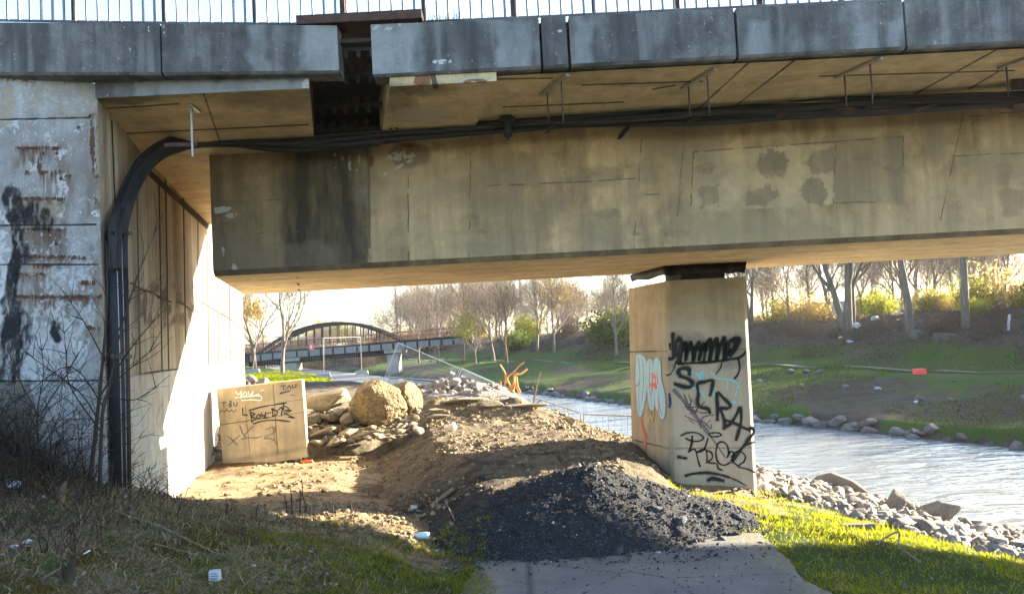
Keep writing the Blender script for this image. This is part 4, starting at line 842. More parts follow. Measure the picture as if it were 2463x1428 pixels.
for y in (560, 856):
    a = wp(268, y, .02); b = wp(312, y+3, .14); MB().bar(wp(266, y, .118), wp(309, y+1, .118), .012, .03).bar(wp(309, y+1, .118), wp(316, y+1, .0), .012, .03).build('clamp', STEEL_D, duct)
hang_lbl = ['first rusty cable hanger right of the expansion gap', 'rusty cable hanger on twin rods left of the plaster patches', 'rusty cable hanger on twin rods above the plaster patches', 'rightmost cable hanger beside the dark junction box']
for k, (r0, r1, d0, d1) in enumerate([((1304, 232), (1366, 179), (1309, 280), (1355, 280)), ((1640, 218), (1722, 165), (1653, 266), (1716, 262)), ((2010, 195), (2122, 138), (2032, 242), (2110, 234)), ((2402, 176), (2500, 128), (2425, 216), (2490, 212))]):
    A = atZ(*r0, 3.66); Bq = atZ(*r1, 3.69); A[2] = float(np.interp(A[1], [5.95, YW], [zf, float(soff(A[0]))]))-.015; Bq[2] = float(np.interp(Bq[1], [5.95, YW], [zf, float(soff(Bq[0]))]))-.015
    h = thing('cable_hanger', hang_lbl[k], 'cable hanger', tuple((A+Bq)/2), 'hangers carrying the cable bundle')
    MB().bar(A, Bq, .035, .02).build('ceiling_rail', STEEL_G, h)
    for f_, dd in ((.2, d0), (.75, d1)):
        t = A+(Bq-A)*f_; e = atY(dd[0], dd[1], t[1]); MB().tube([t, (t[0], t[1], e[2]-.05)], .007, 6).build('rod', STEEL_R, h)
h = thing('cable_hanger', 'pale cable hanger on a single rod left of the expansion gap', 'cable hanger', tuple(atY(464, 300, 6.9)), 'hangers carrying the cable bundle')
t = atY(464, 240, 6.1); t[2] = 3.632; MB().bar(t+np.array((0, -.05, 0)), t+np.array((0, .12, 0)), .03, .02).build('ceiling_rail', STEEL_G, h)
e = atY(464, 376, 6.1); MB().bar((e[0], 6.1, 3.625), (e[0], 6.1, e[2]), .016).build('rod', STEEL_G, h); MB().bar(atY(396, 349, 6.12), atY(475, 347, 6.12), .016, .028).build('cross_arm', STEEL_R, h)
h = thing('cable_hanger', 'bent cable hanger hanging at the edge of the dark expansion gap', 'cable hanger', tuple(atY(950, 290, 6.9)), 'hangers carrying the cable bundle')
for x0, y0, x1, y1 in ((945, 240, 955, 315), (936, 268, 940, 312)): MB().tube([atY(x0, y0, 6.8), atY(x1, y1, 6.9)], .008, 6).build('rod', STEEL_R, h)
arm_l = ['rusty angle arm under the cables just right of the clamp', 'dark angle arm poking below the cables at mid girder', 'rusty angle arm under the cables left of the plaster patches', 'thin rusty arm under the cables above the plaster patches', 'rusty arm under the cables above the round plaster holes', 'light brown arm under the cables near the slanted joint', 'short rusty arm under the cables beside the expansion gap']
for lab, (x0, y0, x1, y1, m_) in zip(arm_l, ((1314, 320, 1362, 286, STEEL_R), (1489, 334, 1540, 272, STEEL_D), (1655, 298, 1718, 268, STEEL_R), (1868, 285, 1950, 253, STEEL_R), (2028, 278, 2112, 246, STEEL_R), (2202, 271, 2302, 240, STEEL_R), (905, 352, 950, 330, STEEL_R))):
    mb = MB(); a = atY(x0, y0, 6.78); b = atY(x1, y1, 7.32); mb.bar(a, b, .035, .008); mb.bar(a+np.array((.0, 0, .014)), b+np.array((0, 0, .014)), .008, .03); solid('support_arm', mb, m_, lab, 'cable arm', 'arms under the cable bundle')
mb = MB(); mb.bar(atY(1212, 296, 6.86), atY(1229, 276, 6.86), .02, .12); mb.bar(atY(1224, 278, 6.86), atY(1222, 322, 6.86), .05, .04); mb.prism([atY(1207, 312, 6.88), atY(1234, 312, 6.88), atY(1230, 327, 6.88), atY(1214, 327, 6.88)], (0, .06, 0)); mb.bar(atY(1222, 325, 6.9), atY(1222, 338, 6.9), .018)
solid('cable_clamp', mb, STEEL_D, 'bulky dark clamp gripping the middle of the cable bundle', 'clamp')
mb = MB(); mb.hexa([atY(2432, 218, 6.8), atY(2500, 214, 6.8), atY(2500, 214, 7.0), atY(2432, 218, 7.0)], [atY(2432, 189, 6.8), atY(2500, 185, 6.8), atY(2500, 185, 7.0), atY(2432, 189, 7.0)]); mb.bar(atY(2450, 189, 6.9), atY(2450, 160, 6.9), .02)
solid('junction_box', mb, STEEL_D, 'black junction box above the cables at the right edge', 'box')
mb = MB(); mb.hexa([atY(2440, 273, 6.8), atY(2500, 270, 6.8), atY(2500, 270, 7.0), atY(2440, 273, 7.0)], [atY(2436, 250, 6.8), atY(2500, 246, 6.8), atY(2500, 246, 7.0), atY(2436, 250, 7.0)]); mb.bar(atY(2446, 262, 6.9), atY(2420, 258, 6.9), .012)
solid('bracket_plate', mb, STEEL_R, 'brown steel bracket under the cables at the right edge', 'bracket')
# ------------------------------------------------------------------ stones
def rock_mesh(name, seed, planes=11, sub=3, sq=(1, 1, 1), rough=.05, dlo=.5, dhi=.88):
    r = np.random.default_rng(seed); bm = bmesh.new(); bmesh.ops.create_icosphere(bm, subdivisions=sub, radius=1)
    pl = []
    for _ in range(planes):
        n = r.normal(size=3); n /= np.linalg.norm(n); pl.append((Vector(n), dlo+(dhi-dlo)*r.random()))
    for v in bm.verts:
        c = v.co.copy()
        for n, d in pl:
            k = c.dot(n)
            if k > d: c -= n*(k-d)*.97
        c += c.normalized()*rough*(mnoise.noise(c*3+Vector((seed, 0, 0)))+.6*mnoise.noise(c*8+Vector((seed, 5, 0))))
        v.co = Vector((c.x*sq[0], c.y*sq[1], c.z*sq[2]))
    me = bpy.data.meshes.new(name); bm.to_mesh(me); bm.free(); return me
def hull_mesh(name, seed, n=16, sq=(1, .8, .6)):
    r = np.random.default_rng(seed); bm = bmesh.new()
    for _ in range(n):
        q = r.normal(size=3); q /= np.linalg.norm(q); q *= .8+.2*r.random(); bm.verts.new((q[0]*sq[0], q[1]*sq[1], q[2]*sq[2]))
    bmesh.ops.convex_hull(bm, input=bm.verts); bm.verts.ensure_lookup_table()
    bmesh.ops.delete(bm, geom=[v for v in bm.verts if not v.link_faces], context='VERTS'); bmesh.ops.bevel(bm, geom=bm.edges[:], offset=.05, segments=1, affect='EDGES')
    me = bpy.data.meshes.new(name); bm.to_mesh(me); bm.free(); return me
def rockmat(name, a, b, warm=.0):
    m = NM(name); p = m.pos(True); n1 = m.noise(1.6, 5, .65, p); n2 = m.noise(9, 5, .7, p); n3 = m.noise(30, 3, .7, p)
    c = m.mix(m.rng(n1, .3, .7), a, b); c = m.mix(1, c, m.n_rgb(m.math('MULTIPLY', m.rng(n2, .3, .7, .7, 1.2), m.rng(m.rnd(), 0, 1, .75, 1.2))), 'MULTIPLY')
    m.prin(c, .9, m.bump(m.math('ADD', n2, m.math('MULTIPLY', n3, .4)), .7, .08), 0, .15); return m.m
def boulder_mat():
    m = NM('boulder_conglomerate'); p = m.pos(True); n1 = m.noise(2.2, 6, .7, p); n2 = m.noise(10, 5, .75, p); v = m.voro(7, p); v2 = m.voro(17, p)
    c = m.mix(m.rng(n1, .3, .7), (.44, .34, .20), (.24, .18, .105)); c = m.mix(m.rng(v, .1, .45, .75, 0), c, (.48, .39, .26)); c = m.mix(1, c, m.n_rgb(m.math('MULTIPLY', m.rng(v2, 0, .5, 1.15, .6), m.rng(n2, .3, .7, .65, 1.25))), 'MULTIPLY')
    m.prin(c, .95, m.bump(m.math('SUBTRACT', m.math('MULTIPLY', n2, .6), m.math('ADD', v, m.math('MULTIPLY', v2, .5))), 1, .045), 0, .1); return m.m
ROCK_W = rockmat('pale_stone', (.34, .31, .28), (.24, .215, .195)); ROCK_T = rockmat('tan_rubble', (.42, .355, .26), (.27, .225, .16)); ROCK_G = rockmat('grey_stone', (.2, .2, .2), (.12, .12, .115)); ROCK_B = boulder_mat()
PROTO = []
def proto_rock(i, sq, mat, planes=11):
    return rock_mesh('stone', 100+i, planes, 2, sq), mat
def put_rock(me, mat, loc, s, rot, name, label, cat, group=None):
    o = bpy.data.objects.new(name, me); col.objects.link(o)
    if not me.materials: me.materials.append(mat)
    o.location = Vector(loc); o.scale = (s,)*3 if np.isscalar(s) else s; o.rotation_euler = rot
    return tag(o, label, cat, group)
rr = random.Random(4)
W_ME = [hull_mesh('riprap_stone', 200+i, 20, (1, .8, .6)) for i in range(8)]
T_ME = [hull_mesh('rubble_stone', 300+i, 11+i % 4, (1, .75, .55-.03*i)) for i in range(9)]
P_ME = [hull_mesh('pale_stone', 400+i, 15, (1, .85, .7)) for i in range(6)]
G_ME = [rock_mesh('bank_stone', 500+i, 10, 2, (1, .8, .6)) for i in range(5)]
S_ME = [hull_mesh('concrete_slab', 600+i, 15, (1, .8, .2)) for i in range(5)]
# riprap down to the water right of the pier
cnt = 0; pts = []
while cnt < 290:
    y = 4.8+rr.random()**1.1*11.2; t = rr.random(); sn_ = .25+t*2.9
    x = float(xn(y))-sn_/.925; px, p_y = proj(np.array([[x, y, -.5]])); 
    if px[0] > 2560 or px[0] < 1500: continue
    s = .065+.1*rr.random()**2
    if y < 7: s *= .8
    if any((x-a)**2+(y-b)**2 < (.72*(s+c))**2 for a, b, c in pts): 
        if rr.random() < .985: continue
    pts.append((x, y, s)); cnt += 1
    put_rock(rr.choice(W_ME), ROCK_W, (x, y, Hs(x, y)+s*.22), s, (rr.uniform(-.5, .5), rr.uniform(-.5, .5), rr.random()*6.3), 'riprap_stone', 'pale grey riprap stone on the sloping bank between the grass and the river', 'stone', 'riprap stones on the near bank')
r_ = np.random.default_rng(55); N = 5200; yy = 4.6+r_.random(N)*12; ss = .02+r_.random(N)*3.1; xx = xn(yy)-ss/.925
V, T, ti = chips(N, xx, yy, Hn(xx, yy)+.015, .03, .12, .5, 56, 0)
m = NM('riprap_gravel'); at = m.attr('tint'); n2 = m.noise(25, 4, .7); c = m.mix(at, (.19, .17, .15), (.34, .31, .28)); c = m.mix(1, c, m.n_rgb(m.rng(n2, .3, .7, .75, 1.15)), 'MULTIPLY'); m.prin(c, .9, m.bump(n2, .6, .02), 0, .15)
tag(link_mesh('riprap_gravel', np_mesh('riprap_gravel', V, T, dict(tint=ti)), m.m), kind='stuff')
# a few singled-out stones there
for (x, y, s, lab) in ((2260, 1235, .24, 'broad tan boulder in the riprap at the right'), (2150, 1205, .2, 'large wedge shaped riprap boulder below the floating log')):
    p = atZ(x, y, -.45); put_rock(rr.choice(W_ME), ROCK_T, p+np.array((0, 0, .03)), (s*1.3, s, s*.8), (.2, .3, rr.random()*6), 'boulder', lab, 'boulder')
# stones along the far water line
for k in range(110):
    y = 14+rr.random()**1.3*30; x = float(xf(y))+rr.uniform(-.15, .35); s = .1+.17*rr.random()
    put_rock(rr.choice(G_ME), ROCK_G, (x, y, Hs(x, y)+s*.2), s, (rr.uniform(-.4, .4), rr.uniform(-.4, .4), rr.random()*6.3), 'bank_stone', 'grey stone at the water line of the far river bank', 'stone', 'stones along the far water line')
for k in range(26):
    y = 15+rr.random()*16; x = float(xf(y))+1+rr.random()*6; s = .08+.13*rr.random()
    put_rock(rr.choice(G_ME), ROCK_W, (x, y, Hs(x, y)+s*.2), s, (rr.uniform(-.4, .4), rr.uniform(-.4, .4), rr.random()*6.3), 'bank_stone', 'small pale stone scattered on the slope of the far river bank', 'stone', 'stones scattered on the far bank')
# rubble behind the graffiti block
def rub(px, py, Y, s, me, mat, label, rot=None, sc=(1, 1, 1), sink=.0, cat='rubble', name='rubble_chunk', group=None):
    p = atY(px, py, Y); return put_rock(me, mat, p+np.array((0, 0, -sink)), tuple(s*q for q in sc), rot or (rr.uniform(-.3, .3), rr.uniform(-.3, .3), rr.random()*6.3), name, label, cat, group)
big = rock_mesh('boulder', 901, 26, 4, (1, .8, .86), .08, .8, .98); rub(912, 970, 11.6, .44, big, ROCK_B, 'huge rounded brown conglomerate boulder on the rubble pile', (0, .25, .4), (1.0, .9, .92), cat='boulder', name='boulder')
b2 = rock_mesh('boulder', 917, 16, 4, (1, .8, .8), .05, .7, .95); rub(972, 962, 12.0, .36, b2, ROCK_B, 'smaller tan boulder leaning against the huge round boulder', cat='boulder', name='boulder')
sl2 = hull_mesh('slab', 931, 16, (1, .7, .38)); rub(792, 960, 11.9, .5, sl2, ROCK_T, 'long tan stone slab lying on top of the rubble beside the boulder', (.1, -.12, .1), cat='slab', name='slab')
for k, (x, y, Y, s, lab) in enumerate([(752, 1005, 11.4, .15, 'square tan rubble chunk right of the graffiti block'), (790, 1000, 11.5, .17, 'pointed pale rubble chunk below the long slab'), (830, 1008, 11.4, .16, 'flat tan rubble chunk left of the huge boulder'), (822, 990, 11.6, .13, 'tan rubble chunk under the end of the long slab'),
        (775, 1040, 11.0, .2, 'pale sloping rubble slab beside the foot of the graffiti block'), (838, 1038, 11.0, .17, 'dark edged rubble slab in front of the boulder'), (762, 1066, 10.8, .14, 'rounded pale stone at the right foot of the graffiti block'), (800, 1062, 10.8, .12, 'flat pale stone in front of the rubble pile'), (870, 1045, 10.9, .14, 'thin broken slab on the dirt below the huge boulder'), (905, 1038, 10.9, .11, 'small broken slab where the rubble meets the mound')]):
    rub(x, y, Y, s*1.35, rr.choice(T_ME if k not in (4, 5, 8, 9) else S_ME), ROCK_T, lab)
for k in range(230):
    x = rr.uniform(735, 1010); y = rr.uniform(985, 1060)+ (x-740)*-.05; s = .03+.12*rr.random()**2
    rub(x, y, 11.9-(y-985)*.013, s, rr.choice(T_ME), ROCK_T, 'small tan rubble chunk heaped between the graffiti block and the boulder', group='small rubble right of the graffiti block', sink=.02)
for k in range(34):
    x = rr.uniform(500, 535); y = rr.uniform(950, 1100); s = .04+.09*rr.random()**1.5
    rub(x, y, 12.4-(y-950)*.012, s, rr.choice(T_ME), ROCK_T, 'tan rubble chunk squeezed between the sunlit wall and the graffiti block', group='rubble left of the graffiti block', sink=.02)
for k in range(26):
    x = rr.uniform(568, 640); y = rr.uniform(903, 935)+abs(x-605)*.2; s = .09+.12*rr.random()
    rub(x, y, 16.5+rr.random()*.8, s, rr.choice(P_ME), ROCK_W, 'pale stone on the small heap behind the graffiti block', group='pale stones behind the block', cat='stone', name='pale_stone', sink=.05)
# support under raised rubble
mb = MB()
def heap(name, cxyz, r, h, mat, label, cat, seed):
    n = 40; g = np.linspace(-1, 1, n); X, Y = np.meshgrid(g, g); X = X.ravel(); Y = Y.ravel(); rad = np.sqrt(X*X+Y*Y); z = h*np.clip(1-rad, 0, 1)**.8+(fbm(X*5, Y*5, 3, seed)-.5)*.12*h
    i = np.arange((n-1)**2); a = (i//(n-1))*n+i % (n-1)
    xx = cxyz[0]+X*r[0]; yy = cxyz[1]+Y*r[1]; zz = Hall(xx, yy)
    zz = np.where(rad < 1, zz+z, zz-.15)
    o = link_mesh(name, np_mesh(name, np.stack([xx, yy, zz], 1), np.stack([a, a+1, a+n+1, a+n], 1), dict(pale=np.zeros(n*n))), mat, None, True); return tag(o, label, cat)
heap('rubble_heap', (-2.55, 12.05, 0), (1.0, 1.0), .6, MAT_DIRT, 'brown earth heap carrying the boulders and rubble', 'earth heap', 3)
heap('rubble_heap', (-4.35, 12.2, 0), (.5, 1.4), .6, MAT_DIRT, 'strip of earth and rubble against the sunlit wall', 'earth heap', 4)
heap('stone_heap', (-5.6, 17.0, 0), (.9, .8), .5, MAT_DIRT, 'small earth heap under pale stones behind the graffiti block', 'earth heap', 5)
# pale stones behind the mound
for k in range(240):
    x = rr.uniform(990, 1255); top = np.interp(x, [995, 1060, 1100, 1150, 1200, 1250], [935, 922, 918, 920, 935, 965]); y = top+rr.random()*np.interp(x, [995, 1100, 1250], [35, 50, 35])
    s = .06+.12*rr.random()**1.6; Yk = 14.7-(y-top)*.03
    p = atY(x, y, Yk); z = max(Ha(p[0], p[1]), p[2]-.25)
    put_rock(rr.choice(P_ME), ROCK_W, (p[0], p[1], min(p[2], z+.3)), s, (rr.random()*6, rr.random()*6, rr.random()*6), 'pale_stone', 'pale stone on the whitish heap behind the dirt mound', 'stone', 'pale stones behind the mound')
for x, y, s, lab in ((1098, 922, .17, 'large white boulder left on top of the whitish stone heap'), (1152, 925, .19, 'large white boulder right on top of the whitish stone heap')):
    p = atY(x, y, 14.4); put_rock(rr.choice(P_ME), ROCK_W, p, (s*1.3, s, s), (.1, .1, 1), 'boulder', lab, 'boulder')
heap('stone_heap', (-.8, 14.4, 0), (1.5, 1.1), .2, ROCK_W, 'whitish gravel heap behind the dirt mound', 'stone heap', 6)
# slabs on the mound crest
for x, y, Y, s, sc, lab in ((1052, 1002, 12.1, .2, (1.2, .8, 1), 'upper side of a broken slab low on the mound face'), (1052, 987, 12.3, .15, (1.2, .7, 1.4), 'thick small slab lying above the broken slab on the mound'), (1120, 972, 12.7, .3, (1.4, .8, 1), 'wide pale slab along the mound crest'), (1190, 985, 12.6, .25, (1.3, .8, 1.3), 'tilted pale slab at the right of the mound crest'), (1160, 972, 12.8, .23, (1.2, .9, 1), 'broken pale slab in the middle of the mound crest'), (1265, 985, 12.5, .28, (1.7, .6, .8), 'long thin slab sloping down the right end of the crest'), (1060, 1020, 11.8, .07, (1.3, 1, 3), 'small pale stone under the broken slab'), (1372, 1012, 11.9, .14, (.8, .8, 3), 'upright tan stone beside the river fence')):
    p = atY(x, y, Y); z = Ha(p[0], p[1]); put_rock(rr.choice(S_ME), ROCK_T, (p[0], p[1], max(p[2], z+.01)), tuple(s*q for q in sc), (rr.uniform(-.1, .25), rr.uniform(-.12, .12), rr.uniform(-.4, .4)), 'slab', lab, 'slab')
for k in range(70):
    x = rr.uniform(1240, 1535); y0 = np.interp(x, [1240, 1400, 1535], [980, 1030, 1060]); y = y0+rr.random()*70; Y = np.interp(x, [1240, 1400, 1535], [12.2, 11.4, 10.4])-(y-y0)*.012
    p = atY(x, y, Y); put_rock(rr.choice(T_ME), ROCK_T, (p[0], p[1], Ha(p[0], p[1])+.005), .02+.06*rr.random()**2, (rr.random()*6, rr.random()*6, rr.random()*6), 'dirt_stone', 'small tan stone on the sunlit right flank of the mound', 'stone', 'stones on the mound flank')

# ------------------------------------------------------------------ graffiti block
BY = 10.6
qb = [(537, 1112), (739, 1076), (726, 913), (520, 936)]
P4 = [atY(x, y, BY) for x, y in qb]; P4[0] = P4[0]-np.array((0, 0, .12)); P4[1] = P4[1]-np.array((0, 0, .12))
blk = thing('concrete_block', 'tilted concrete slab standing on edge, marked with black and white graffiti', 'concrete block', tuple((P4[0]+P4[1])/2))
def blk_mask(px, py, P):
    jx, jy = jit(px, py, 6, .05); d = np.maximum
    j = d(m_line(px, py, 657, 925, 668, 1090, .8, 1.4), d(m_line(px, py, 525, 1022, 735, 990, .6, 1.3), m_line(px, py, 590, 975, 602, 1100, .6, 1.3)*.7)); j = d(j, m_line(px, py, 660, 970, 730, 960, .6, 1.2)*.8)
    return dict(joint=j, grey=d(m_ell(jx, jy, 640, 950, 30, 12, .8), m_ell(jx, jy, 700, 1050, 30, 24, .9))*.5, blackish=m_line(px, py, 535, 1112, 740, 1076, 2, 8)*.4, pale=m_ell(jx, jy, 690, 980, 50, 40, 1)*.6)  # joints, grey blots, a pale patch, darker along the bottom edge
bd = np.array((-.06, .34, 0))
fs = [grid_face(P4[0], P4[1], P4[2], P4[3], 110, 90, blk_mask), grid_face(P4[1], P4[1]+bd, P4[2]+bd, P4[2], 10, 20), grid_face(P4[3], P4[2], P4[2]+bd, P4[3]+bd, 30, 8), grid_face(P4[0]+bd, P4[0], P4[3], P4[3]+bd, 8, 20), grid_face(P4[1]+bd, P4[0]+bd, P4[3]+bd, P4[2]+bd, 8, 8)]
join_faces('slab_body', fs, C_PIER, blk)
K2 = (2.9756, 480, 860); PLB = plane(P4[0], P4[1], P4[3])
pstrokes('graffiti', PLB, PB, [([(365, 388), (375, 458)], 9.1), ([(365, 390), (397, 400), (372, 420), (402, 435), (375, 457)], 9.1), ([(415, 410), (430, 404), (436, 424), (420, 436), (410, 424), (415, 410)], 7.8), ([(445, 395), (450, 414), (470, 410)], 7.8), ([(475, 390), (466, 425), (450, 430), (492, 428)], 7.8), ([(490, 396), (512, 391)], 7.8), ([(522, 362), (526, 415)], 9.1), ([(516, 366), (556, 384), (548, 408), (522, 418)], 9.1), ([(562, 374), (592, 354), (585, 412)], 9.1),
    ([(600, 330), (606, 400)], 9.1), ([(600, 342), (642, 365), (612, 380), (660, 376), (605, 402)], 7.8), ([(618, 398), (640, 412), (682, 430), (636, 424)], 7.8), ([(355, 376), (450, 350), (545, 334), (620, 322)], 9.1), ([(386, 472), (450, 452), (550, 445), (645, 456)], 9.1), ([(308, 362), (311, 412)], 9.1), ([(322, 407), (325, 408)], 11.7), ([(335, 410), (338, 411)], 11.7)], K2, blk, 'black marker tag in the middle of the slab')
PBD = paintmat('blue_black_marker', (.04, .05, .07))
pstrokes('graffiti', PLB, PBD, [([(155, 320), (190, 317)], 6.5), ([(173, 320), (175, 350)], 6.5), ([(215, 310), (230, 315), (215, 330), (232, 340), (220, 351), (210, 338), (228, 322), (217, 310)], 6.5), ([(245, 318), (248, 342), (264, 344), (270, 318)], 6.5), ([(150, 385), (165, 372), (180, 386), (195, 372), (212, 388), (228, 372), (245, 388), (258, 370)], 5.2),
    ([(583, 201), (615, 197)], 6.5), ([(600, 198), (602, 227)], 6.5), ([(642, 195), (620, 228)], 6.5), ([(632, 205), (650, 207), (652, 226)], 6.5), ([(665, 194), (668, 214), (688, 211), (690, 188)], 6.5), ([(580, 254), (640, 238)], 13), ([(650, 268), (680, 266)], 5.2)], K2, blk)
pstrokes('graffiti', PLB, PW, [([(262, 242), (280, 265), (300, 238), (296, 285)], 7.8), ([(310, 268), (325, 244), (342, 262), (318, 276)], 7.8), ([(350, 240), (362, 272), (385, 240), (380, 272), (425, 258)], 7.8), ([(258, 285), (340, 278), (436, 272), (440, 302), (380, 300), (300, 304)], 7.8), ([(440, 236), (460, 228)], 7.8)], K2, blk, 'white scribbled tag near the top of the slab')
pstrokes('graffiti', PLB, paintmat('faded_grey_marker', (.11, .105, .10)), [([(205, 560), (240, 590), (272, 622)], 6.5), ([(285, 556), (210, 622)], 6.5), ([(290, 488), (310, 540), (335, 572), (300, 580)], 6.5), ([(382, 488), (320, 560), (400, 572), (440, 562)], 6.5), ([(478, 512), (530, 494), (535, 530), (462, 572), (520, 580), (555, 622)], 6.5), ([(525, 500), (540, 600)], 5.2)], K2, blk)

# ------------------------------------------------------------------ far arch bridge
AY = 66
ab = thing('arch_bridge', 'dark steel arch footbridge with pale panels crossing the river far away', 'bridge', tuple(atY(830, 845, AY)))
STEEL_AR = simple('arch_steel', (.03, .024, .024), .7, .2, .3, 3); PANEL = simple('panel_grey', (.17, .18, .19), .6, 0, .2, 3); RED_R = simple('faded_red_rail', (.20, .075, .06), .7, 0, .3, 3); CONC_F = simple('far_concrete', (.32, .31, .29), .9, 0, .2, 1)
dk = lambda x: np.interp(x, [560, 690, 950, 1130], [856, 843, 822, 808])
for dy, nm in ((0, 'arch'), (2.4, 'arch')):
    ap = [(615, 857), (650, 830), (690, 806), (740, 787), (795, 778), (850, 779), (900, 792), (945, 810), (975, 826)]
    pts = [atY(x, y, AY) for x, y in ap]; pts = catmull([p+np.array((0, dy, 0)) for p in pts], 4)
    mb = MB()
    for i in range(len(pts)-1): mb.bar(pts[i], pts[i+1]+(pts[i+1]-pts[i])*.02, .22, .26)
    mb.build(nm, STEEL_AR, ab)
    for x in np.arange(640, 950, 19.5):
        yt = np.interp(x, [a[0] for a in ap], [a[1] for a in ap]); a = atY(x, yt, AY)+np.array((0, dy, 0)); b = atY(x, dk(x)-8, AY)+np.array((0, dy, 0)); MB().bar(a, b, .09).build('hanger', STEEL_AR, ab)
mb = MB(); A, Bq = atY(560, 856, AY), atY(1135, 808, AY); mb.hexa([A+(0, -.3, -.55), Bq+(0, -.3, -.55), Bq+(0, 2.7, -.55), A+(0, 2.7, -.55)], [A+(0, -.3, .12), Bq+(0, -.3, .12), Bq+(0, 2.7, .12), A+(0, 2.7, .12)]); mb.build('deck', STEEL_AR, ab)
for x in np.arange(600, 1110, 29):
    a, b = atY(x, dk(x)+3, AY-.33), atY(x+24, dk(x+24)+3, AY-.33); MB().hexa([a+(0, 0, -.5), b+(0, 0, -.5), b+(0, .02, -.5), a+(0, .02, -.5)], [a, b, b+(0, .02, 0), a+(0, .02, 0)]).build('panel', PANEL, ab)
for dz in (.45, .8):
    MB().tube([A+(0, -.2, dz), Bq+(0, -.2, dz)], .035, 4).build('handrail', RED_R, ab)
mb = MB()
for x in np.arange(565, 1130, 7): a = atY(x, dk(x)-3, AY-.2); mb.bar(a, a+(0, 0, .8), .035)
o = mb.build('handrail_bars', RED_R, ab); o['kind'] = 'stuff'
for y0 in (14, 20): MB().tube([atY(600, dk(600)+y0+6, AY+.3), atY(960, dk(960)+y0+6, AY+.3)], .14, 8).build('pipe', STEEL_D, ab)
for x, w, yb in ((702, .95, 905), (948, .95, 912)):
    a = atY(x, dk(x)+16, AY+.4); b = atY(x, yb, AY+.4)
    MB().box((a[0]-w*.8, AY-.2, a[2]-.35), (a[0]+w*.8, AY+2.6, a[2])).build('pier_cap', CONC_F, ab); MB().box((b[0]-w*.5, AY+.2, b[2]-.5), (b[0]+w*.5, AY+2, a[2]-.35)).build('pier', CONC_F, ab)

# ------------------------------------------------------------------ temporary fences
WIREM = simple('fence_wire', (.3, .3, .3), .5, .7, .1, 10)
def fence(name, label, quad, group=None, cell=.12, sign=None, frame=.02, wr=.003, feet=True):
    q = [np.array(p, float) for p in quad]; t = thing(name, label, 'fence panel', tuple((q[0]+q[1])/2), group)
    for a, b in ((0, 3), (1, 2)): MB().tube([q[a], q[b]], frame, 6).build('post', STEEL_G, t)
    for a, b in ((3, 2), (0, 1)): MB().tube([q[a], q[b]], frame, 6).build('rail', STEEL_G, t)
    mb = MB(); L = np.linalg.norm(q[1]-q[0]); Hh = np.linalg.norm(q[3]-q[0])
    for k in range(1, int(L/cell)): u = k*cell/L; mb.tube([q[0]+(q[1]-q[0])*u, q[3]+(q[2]-q[3])*u], wr, 3, False)
    for k in range(1, int(Hh/(cell*2.2))): v = k*cell*2.2/Hh; mb.tube([q[0]+(q[3]-q[0])*v, q[1]+(q[2]-q[1])*v], wr, 3, False)
    mb.build('wire_mesh', WIREM, t)
    if feet:
        for a in (0, 1): p = q[a]; MB().hexa([p+(-.35, -.12, -.05), p+(.35, -.12, -.05), p+(.35, .12, -.05), p+(-.35, .12, -.05)], [p+(-.3, -.1, .12), p+(.3, -.1, .12), p+(.3, .1, .12), p+(-.3, .1, .12)]).build('foot_block', CONC_F, t)
    return t
def fq(pts): return [atY(x, y, Y) for x, y, Y in pts]
FG = 'temporary fence panels beyond the bridge'
fence('fence_panel', 'upright mesh fence panel across the far path, carrying a red sign', fq([(608, 893, 38), (779, 905, 38), (777, 813, 38), (618, 808, 38)]), FG)
fence('fence_panel', 'narrow upright mesh fence panel right of the one with the red sign', fq([(779, 903, 38.3), (870, 897, 40), (867, 810, 40), (779, 813, 38.3)]), FG)
mb = MB(); mb.hexa(fq([(743, 842, 37.9), (756, 841, 37.9), (756, 841, 37.85), (743, 842, 37.85)]), fq([(742, 826, 37.9), (755, 825, 37.9), (755, 825, 37.85), (742, 826, 37.85)]))
sg = solid('warning_sign', mb, simple('sign_pink', (.62, .16, .16), .5, 0, .05), 'small red sign hanging on the upright fence panel', 'sign')
s2 = MB().hexa(fq([(746, 838, 37.84), (751, 837.6, 37.84), (751, 837.6, 37.83), (746, 838, 37.83)]), fq([(746, 830, 37.84), (751, 829.6, 37.84), (751, 829.6, 37.83), (746, 830, 37.83)])).build('sign_mark', simple('sign_white', (.7, .62, .6), .5), sg)
fence('fence_panel', 'toppled fence panel leaning from the footbridge pier down to the bank', fq([(926, 905, 30), (1092, 918, 22), (1106, 886, 22), (957, 824, 30)]), 'toppled fence panels by the river', feet=False, frame=.016)
fence('fence_panel', 'toppled fence panel running down into the pale stones', fq([(1098, 918, 21.6), (1205, 945, 15), (1222, 936, 15), (1111, 886, 21.6)]), 'toppled fence panels by the river', feet=False)
for x, y, lab in ((1089, 896, 'white tag clipped left of the toppled fence joint'), (1115, 906, 'white tag clipped right of the toppled fence joint')):
    mb = MB(); Y = 21.3; mb.hexa(fq([(x-6, y+1, Y), (x+6, y+6, Y), (x+6, y+6, Y-.02), (x-6, y+1, Y-.02)]), fq([(x-5, y-5, Y), (x+6, y, Y), (x+6, y, Y-.02), (x-5, y-5, Y-.02)])); solid('white_tag', mb, simple('tag_white', (.75, .75, .72), .5), lab, 'tag', 'white tags on the toppled fence')
fence('fence_panel', 'low sagging wire fence panel in front of the river near the mound', fq([(1300, 1000, 13.5), (1396, 1045, 12.5), (1397, 993, 12.5), (1270, 950, 13.5)]), 'toppled fence panels by the river', .1, frame=.012, feet=False)
